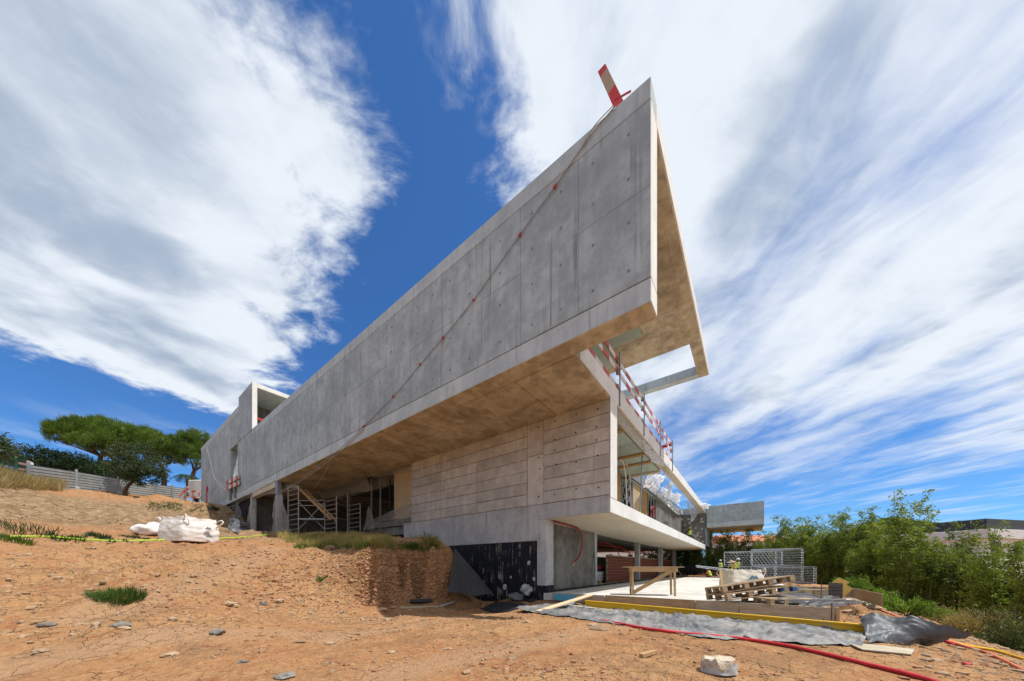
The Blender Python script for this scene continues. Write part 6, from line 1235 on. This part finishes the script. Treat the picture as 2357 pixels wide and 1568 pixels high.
shrub('leafy_shrub', berm(2350, 1500, 8.2), 0.8, 1.1, 2200, M['oliveleaf'], 'dull green shrub at the lower end of the berm hoses', 7, 0.10, 0.03)
shrub('leafy_shrub', berm(2320, 1440, 10.0), 1.2, 1.5, 3000, M['oliveleaf'], 'tall dull green shrub beside the dead brushwood', 8, 0.10, 0.03)
# weeds and grasses
def blades(name, pts, h, w, mat, label, seed, lean=0.35, kind='stuff', cat='grass'):
    rs = np.random.RandomState(seed); P = np.array(pts); n = len(P); D = np.stack([rs.normal(0, lean, n), rs.normal(0, lean, n), np.ones(n)], 1)
    v, f = leaf_arr(P, D, h, w, seed); o = bpy.data.objects.new(name, np_mesh(name, v, f, mat)); COL.objects.link(o); o['label'] = label; o['category'] = cat
    if kind: o['kind'] = kind
    return o
def px_pts(quad, n, seed, nu=14, nv=5, clump=1.1):
    rs = np.random.RandomState(seed); gr = [[G(*((quad[0][k] * (1-u) + quad[1][k] * u) * (1-v) + (quad[3][k] * (1-u) + quad[2][k] * u) * v for k in (0, 1))) for u in np.linspace(0, 1, nu)] for v in np.linspace(0, 1, nv)]
    out = []
    while len(out) < n:
        u, v = rs.rand() * (nu - 1), rs.rand() * (nv - 1); i, j = min(int(u), nu - 2), min(int(v), nv - 2); p = lerp(lerp(gr[j][i], gr[j][i+1], u - i), lerp(gr[j+1][i], gr[j+1][i+1], u - i), v - j)
        if mnoise.noise(Vector((p.x * clump, p.y * clump, seed))) > rs.uniform(-0.35, 0.45): out.append((p.x, p.y))
    A = np.array(out); Z = gmesh(A[:, 0], A[:, 1]); return np.column_stack([A, Z - 0.01])
blades('bank_grass', px_pts([(655, 1246), (1010, 1258), (1010, 1268), (690, 1262)], 5200, 1), 0.42, 0.010, M['mixgrass'], 'half dry grass along the top of the cut bank below the wall', 1)
blades('bank_weeds', px_pts([(690, 1252), (1000, 1258), (1010, 1270), (720, 1264)], 1500, 2), 0.30, 0.014, M['grass'], 'green weeds among the dry grass on the cut bank', 2, 0.5)
blades('hill_grass', px_pts([(-40, 1100), (155, 1122), (140, 1134), (-40, 1122)], 6500, 3, clump=0.6), 1.15, 0.026, M['drygrass'], 'tall straw coloured grass at the top of the slope by the fence', 3, 0.3)
blades('slope_weeds', px_pts([(340, 1156), (470, 1164), (470, 1180), (340, 1176)], 520, 4), 0.28, 0.04, M['oliveleaf'], 'thin green weeds on the rise before the gate', 4, 0.7)
blades('open_storey_weeds', px_pts([(640, 1238), (840, 1240), (850, 1246), (660, 1248)], 1500, 5), 0.45, 0.02, M['mixgrass'], 'dry weeds growing at the sill of the open storey', 5, 0.5)
def tuft(px, py, n, rx, h, label, seed, mat='grass', w=0.010):
    g = G(px, py); rs = np.random.RandomState(seed); a = rs.uniform(0, 6.28, n); r = np.sqrt(rs.rand(n)); lx = np.cos(a) * r * rx; ly = np.sin(a) * r * rx * 0.5
    P = np.stack([g.x + RT.x * lx + FW.x * ly, g.y + RT.y * lx + FW.y * ly], 1); Z = gmesh(P[:, 0], P[:, 1]); P = np.column_stack([P, Z - 0.01])
    D = np.stack([RT.x * lx * 0.9 / rx + rs.normal(0, .25, n), RT.y * lx * 0.9 / rx + rs.normal(0, .25, n), np.ones(n)], 1); v, f = leaf_arr(P, D, h, w, seed)
    o = bpy.data.objects.new('grass_tuft', np_mesh('grass_tuft', v, f, M[mat])); COL.objects.link(o); tag(o, label, 'grass')
tuft(270, 1376, 1300, 0.46, 0.22, 'bright green grass tuft alone on the bare slope', 1)
tuft(262, 1247, 160, 0.42, 0.10, 'low green weed beside the hose on the plateau', 2, 'oliveleaf', 0.05); tuft(150, 1244, 220, 0.55, 0.16, 'leafy green weed growing over the hose', 3, 'bush', 0.03); tuft(18, 1243, 260, 0.6, 0.2, 'green weed at the left end of the hose', 4, 'bush', 0.03)
tuft(225, 1238, 240, 0.45, 0.22, 'sprawling weed behind the hose before the empty bag', 5, 'oliveleaf', 0.025); tuft(310, 1238, 140, 0.5, 0.12, 'small weed in front of the collapsed bag', 6, 'oliveleaf', 0.03); tuft(60, 1226, 260, 1.0, 0.28, 'sparse weeds at the foot of the upper slope', 7, 'oliveleaf', 0.02)
tuft(741, 1338, 110, 0.16, 0.13, 'small green plant on the red slope beside the cut bank', 8, 'grass', 0.03); tuft(700, 1258, 160, 0.4, 0.18, 'green weed at the crest of the red slope', 9, 'grass', 0.03); tuft(2090, 1450, 200, 0.35, 0.2, 'small weed on the berm beside the red hose', 10, 'oliveleaf', 0.02); tuft(185, 1122, 120, 0.8, 0.8, 'thin reddish weed at the foot of the ribbed fence', 11, 'drygrass', 0.03)
shrub('tall_weed', tuple(G(985, 1262)), 0.45, 0.8, 500, M['oliveleaf'], 'tall branching weed at the wall end of the grassy bank', 14, 0.06, 0.02); shrub('tall_weed', tuple(G(492, 1176)), 0.6, 0.5, 400, M['darkleaf'], 'dark weed at the far foot of the facade', 15, 0.12, 0.03)
# trees behind the fence
def limb(m, a, b, r0, r1, bend=0.3, n=6, sides=8):
    a, b = Vector(a), Vector(b); o = Vector((random.uniform(-1, 1), random.uniform(-1, 1), random.uniform(-.3, .6))) * bend
    m.tube([lerp(a, b, t) + o * math.sin(math.pi * t) for t in np.linspace(0, 1, n)], [lerp(r0, r1, t) for t in np.linspace(0, 1, n)], sides, False)
def pine(loc, trunk_top, centres, label, seed, lens=0.70):
    """umbrella pine: flat domes of needle tufts on spreading limbs"""
    random.seed(seed); rs = np.random.RandomState(seed); o = thing('pine_tree', label, 'tree', loc, 0, 'umbrella pines behind the fence'); m = MB(); tt = Vector(trunk_top); limb(m, (0, 0, -0.5), tt, 0.36, 0.24, 0.5, 8); P = []; D = []
    for c, rx, rz in centres:
        c = Vector(c); limb(m, tt, c - Vector((0, 0, rz * 0.3)), 0.17, 0.05, 0.4)
        for k in range(9):
            a = rs.uniform(0, 6.28); q = c + Vector((math.cos(a) * rx * .75, math.sin(a) * rx * .75, rs.uniform(-.2, .4) * rz)); limb(m, lerp(tt, c, 0.7), q, 0.05, 0.015, 0.2, 4, 5)
        nt_ = int(62 * rx * rx)
        for k in range(nt_):
            a = rs.uniform(0, 6.28); r = math.sqrt(rs.rand()); hz = math.sqrt(max(0, 1 - r * r)); z = rs.uniform(-0.6, 1.0) * hz * rz if rs.rand() < .5 else hz * rz * rs.uniform(.75, 1.05)
            if mnoise.noise(Vector((math.cos(a) * r * rx * .8 + seed, math.sin(a) * r * rx * .8, z * .8)) + c) < -0.22: continue
            z *= 1 + 0.35 * mnoise.noise(Vector((math.cos(a) * r * rx, math.sin(a) * r * rx, 5)) + c)
            q = np.array([c.x + RT.x * math.cos(a) * r * rx * 1.15 + FW.x * math.sin(a) * r * rx, c.y + RT.y * math.cos(a) * r * rx * 1.15 + FW.y * math.sin(a) * r * rx, c.z + z]); out = np.array([math.cos(a) * r * .5, math.sin(a) * r * .5, 0.9])
            for j in range(17): P.append(q + rs.normal(0, .12, 3)); D.append(out + rs.normal(0, .42, 3))
    v, f = leaf_arr(np.array(P), np.array(D), lens, 0.055, seed); share('crown', np_mesh('crown', v, f, M['pine']), o); m.build('trunk', M['bark'], o)
def rel(px, py, d, base): q = at_d(px, py, d); return q - Vector(base)
b1 = at_d(247, 1112, 46); b1.z -= 1.0
pine(b1, rel(232, 1050, 46, b1), [(rel(x, y, d, b1), rx, rz) for x, y, d, rx, rz in ((165, 1005, 45, 2.2, 1.7), (195, 1000, 46, 2.4, 1.9), (235, 1003, 47, 2.7, 2.1), (275, 1013, 46, 2.7, 2.2), (310, 1022, 45.5, 2.6, 2.2), (345, 1030, 46, 2.3, 2.2), (138, 1012, 45, 1.4, 1.0), (250, 1030, 44.5, 2.2, 1.6), (205, 1025, 44.5, 1.8, 1.2))], 'wide leaning umbrella pine with bare trunk rising behind the fence', 1)
b2 = at_d(366, 1120, 48); b2.z -= 1.0
pine(b2, rel(372, 1070, 48, b2), [(rel(x, y, d, b2), rx, rz) for x, y, d, rx, rz in ((365, 1035, 48, 2.4, 2.2), (395, 1045, 48, 2.2, 2.2), (380, 1060, 47, 1.8, 1.6))], 'smaller umbrella pine between the leaning pine and the house', 2)
b3 = at_d(445, 1120, 50); b3.z -= 1.0
pine(b3, rel(447, 1085, 50, b3), [(rel(x, y, d, b3), rx, rz) for x, y, d, rx, rz in ((435, 1040, 50, 2.2, 2.2), (455, 1032, 51, 2.5, 2.4), (450, 1062, 49, 2.0, 2.0), (478, 1050, 52, 2.2, 2))], 'umbrella pine partly hidden by the far end of the house', 3)
def broad(loc, trunk, blobs, label, seed, mat, ln=0.22, wd=0.10, dens=260, name='broadleaf_tree', group=None):
    random.seed(seed); rs = np.random.RandomState(seed); o = thing(name, label, 'tree', loc, 0, group); m = MB(); tt = Vector(trunk); limb(m, (0, 0, -0.4), tt, 0.22, 0.14, 0.35, 8); P = []; D = []
    for c, r in blobs:
        c = Vector(c); limb(m, tt, c, 0.09, 0.02, 0.3)
        for k in range(int(dens * r * r)):
            d = rs.normal(size=3); d /= np.linalg.norm(d); s = r * rs.uniform(0.45, 1.08) * (1 + 0.25 * mnoise.noise(Vector(d * 2.5) + c)); q = np.array(c) + d * s * np.array([1.1, 1.1, 0.8])
            if mnoise.noise(Vector(q * 0.9) + Vector((seed, 0, 0))) < -0.14: continue
            for j in range(5): P.append(q + rs.normal(0, .13, 3)); D.append(d + rs.normal(0, .7, 3))
    v, f = leaf_arr(np.array(P), np.array(D), ln, wd, seed); share('crown', np_mesh('crown', v, f, mat), o); m.build('trunk', M['bark'], o)
bt = at_d(289, 1140, 37.5)
broad(bt, rel(306, 1108, 37.5, bt), [(rel(x, y, d, bt), r) for x, y, d, r in ((290, 1075, 37, 1.5), (325, 1060, 38, 1.7), (300, 1045, 38, 1.4), (345, 1075, 37, 1.4), (320, 1090, 37, 1.4), (350, 1095, 37.5, 1.1), (270, 1060, 38, 1.0), (335, 1040, 38.5, 1.2), (308, 1105, 37, 0.8))], 'crooked oak with drooping crown in front of the ribbed fence', 21, M['oliveleaf'])
for i, (x0, y0, d, bl, lb) in enumerate(((85, 1100, 40, ((70, 1065, 1.7), (95, 1055, 1.9), (115, 1062, 1.8), (85, 1082, 1.9)), 'dark round shrub tree beside the pink wall'), (150, 1105, 41, ((135, 1070, 1.8), (160, 1072, 2.0), (185, 1075, 1.9), (150, 1088, 2.0)), 'dark low tree below the pine canopy left of its trunk side'), (235, 1110, 42, ((210, 1085, 1.8), (240, 1090, 1.9), (265, 1095, 1.7), (225, 1098, 1.8), (190, 1090, 1.6)), 'dark low tree wrapped round the foot of the pine'))):
    b_ = at_d(x0, y0 + 8, d); broad(b_, rel(x0, y0 - 12, d, b_), [(rel(x, y, d, b_), r) for x, y, r in bl], lb, 30 + i, M['darkleaf'], 0.24, 0.11, 240, 'dark_tree')
b_ = at_d(-60, 1100, 24); broad(b_, rel(-60, 1050, 24, b_), [(rel(x, y, 24, b_), r) for x, y, r in ((-40, 1010, 1.2), (-30, 1035, 1.2), (-10, 1022, 0.5), (0, 1036, 0.5))], 'broad leaved tree reaching in beside the green fence', 41, M['oliveleaf'], 0.24, 0.09, 200)
# palm by the van
pb_ = at_d(432, 1130, 47); o = thing('palm_tree', 'small palm with drooping fronds behind the van', 'tree', pb_); MB().tube([(0, 0, -1), (0.05, 0, 2.1)], [0.25, 0.2], 8).build('trunk', M['bark'], o)
for k in range(14):
    a = 6.283 * k / 14 + 0.2; L = random.uniform(1.4, 2.0); P = [Vector((math.cos(a) * L * t, math.sin(a) * L * t, 2.1 + 1.2 * t - 1.9 * t * t)) for t in np.linspace(0, 1, 9)]; m = MB(); m.tube(P, 0.02, 3, False)
    for p, q in zip(P[1:-1], P[2:]):
        d = (q - p).normalized(); s = d.cross(UP).normalized()
        for sg in (-1, 1): 
            for e in (0, .5): c = lerp(p, q, e); m.add([c, c + d * .1 + s * sg * .45 - UP * .12, c + d * .12], [(0, 1, 2)])
    m.build('frond', M['darkleaf'], o)
# ------------------------------------------------------------------ far houses and hill
def far_house(loc, rz, W_, D_, H_, label, roofmat, flat=False):
    o = thing('house', label, 'house', loc, rz); MB().box((-W_/2, 0, -4), (W_/2, D_, H_)).build('wall', M['white'], o)
    if flat:
        MB().bbox((-W_/2 - 0.5, -0.6, H_), (W_/2 + .5, D_ + .5, H_ + 1.3), 0.03).build('roof_slab', M['white'], o); MB().bbox((-W_/2 + 1.4, 0.4, H_ + 1.31), (W_/2, D_ - 1, H_ + 2.9), 0.03).build('roof_screen', M['darksteel'], o)
        for k in range(4): x = -W_/2 + 1.2 + k * (W_ - 2.0) / 4; f = MB().bbox((x, -0.06, H_ - 2.6), (x + 2.2, 0.02, H_ - 0.3), 0.01).build('window', M['galv'], o); MB().box((x + .08, -0.075, H_ - 2.5), (x + 2.1, -0.062, H_ - .4)).build('pane', M['darksteel'], f)
    else:
        r = MB(); r.prism([(-W_/2 - .5, -0.6, H_), (-W_/2 - .5, D_ + .6, H_), (-W_/2 - .5, D_/2, H_ + 1.9)], (W_ + 1, 0, 0)); q = r.build('roof', roofmat, o); MB().bbox((-W_*.1, D_*.4, H_ + 1.0), (-W_*.1 + .8, D_*.4 + .8, H_ + 3.0), 0.04).build('chimney', M['white'], q)
        for k in range(5): x = -W_/2 + 1.2 + k * (W_ - 2.0) / 5; f = MB().bbox((x, -0.06, H_ - 2.4), (x + 1.2, 0.02, H_ - 0.9), 0.01).build('window', M['gypswhite'], o); MB().box((x + .08, -0.075, H_ - 2.3), (x + 1.12, -0.062, H_ - 1.0)).build('pane', M['darksteel'], f)
M['tiles'] = simple('clay_roof_tiles', (0.50, 0.20, 0.10), (0.36, 0.13, 0.07), 4, 0.85, st=(6, 1, 1))
q = at_d(1755, 1247, 70); far_house((q.x, q.y, q.z - 4), TH - R(90), 14, 9, 4.0, 'white house with terracotta roof glimpsed over the bamboo', M['tiles'])
q = at_d(2382, 1240, 46); far_house((q.x, q.y, q.z - 5.2), TH - R(90) + R(12), 22, 10, 5.0, 'flat roofed white house with dark roof screen behind the bamboo', None, True)
q = at_d(1420, 1300, 75); far_house((q.x, q.y, 0), TH - R(90), 26, 8, 5.0, 'white house seen through the gap under the balcony slab', M['tiles'])
def hill(u, v):
    c = at_d(2040, 1300, 330); a = (u - .5) * 260; b = (v - .5) * 200; p = c + RT * a + FW * b; e = math.exp(-(a / 62) ** 2 - (b / 70) ** 2); n = mnoise.noise(Vector((a * .06, b * .06, 0))) * 5 + mnoise.noise(Vector((a * .2, b * .2, 4))) * 3; p.z = -8 + 56 * e + n * min(1, e * 3); return p
ob = MB().grid(hill, 90, 60).build('hill', leafmat('wooded_hill', (0.035, 0.07, 0.02), (0.10, 0.16, 0.035), 0.1, 0.12), None, True); ob['kind'] = 'structure'
# crowns of the wooded hill
rs2 = np.random.RandomState(5); P = []; D = []
for k in range(2600):
    u, v = 0.5 + rs2.normal(0, .13), 0.5 + rs2.normal(-.1, .12); q = np.array(hill(u, v)); 
    for j in range(7): P.append(q + rs2.normal(0, 1.1, 3) + (0, 0, 1.4)); D.append(rs2.normal(0, 1, 3) + (0, 0, .5))
v, f = leaf_arr(np.array(P), np.array(D), 1.8, 1.2, 3); ob = bpy.data.objects.new('hill_wood', np_mesh('hill_wood', v, f, M['pine'])); COL.objects.link(ob); ob['kind'] = 'stuff'; ob['label'] = 'far wooded hilltop above the bamboo'; ob['category'] = 'wood'
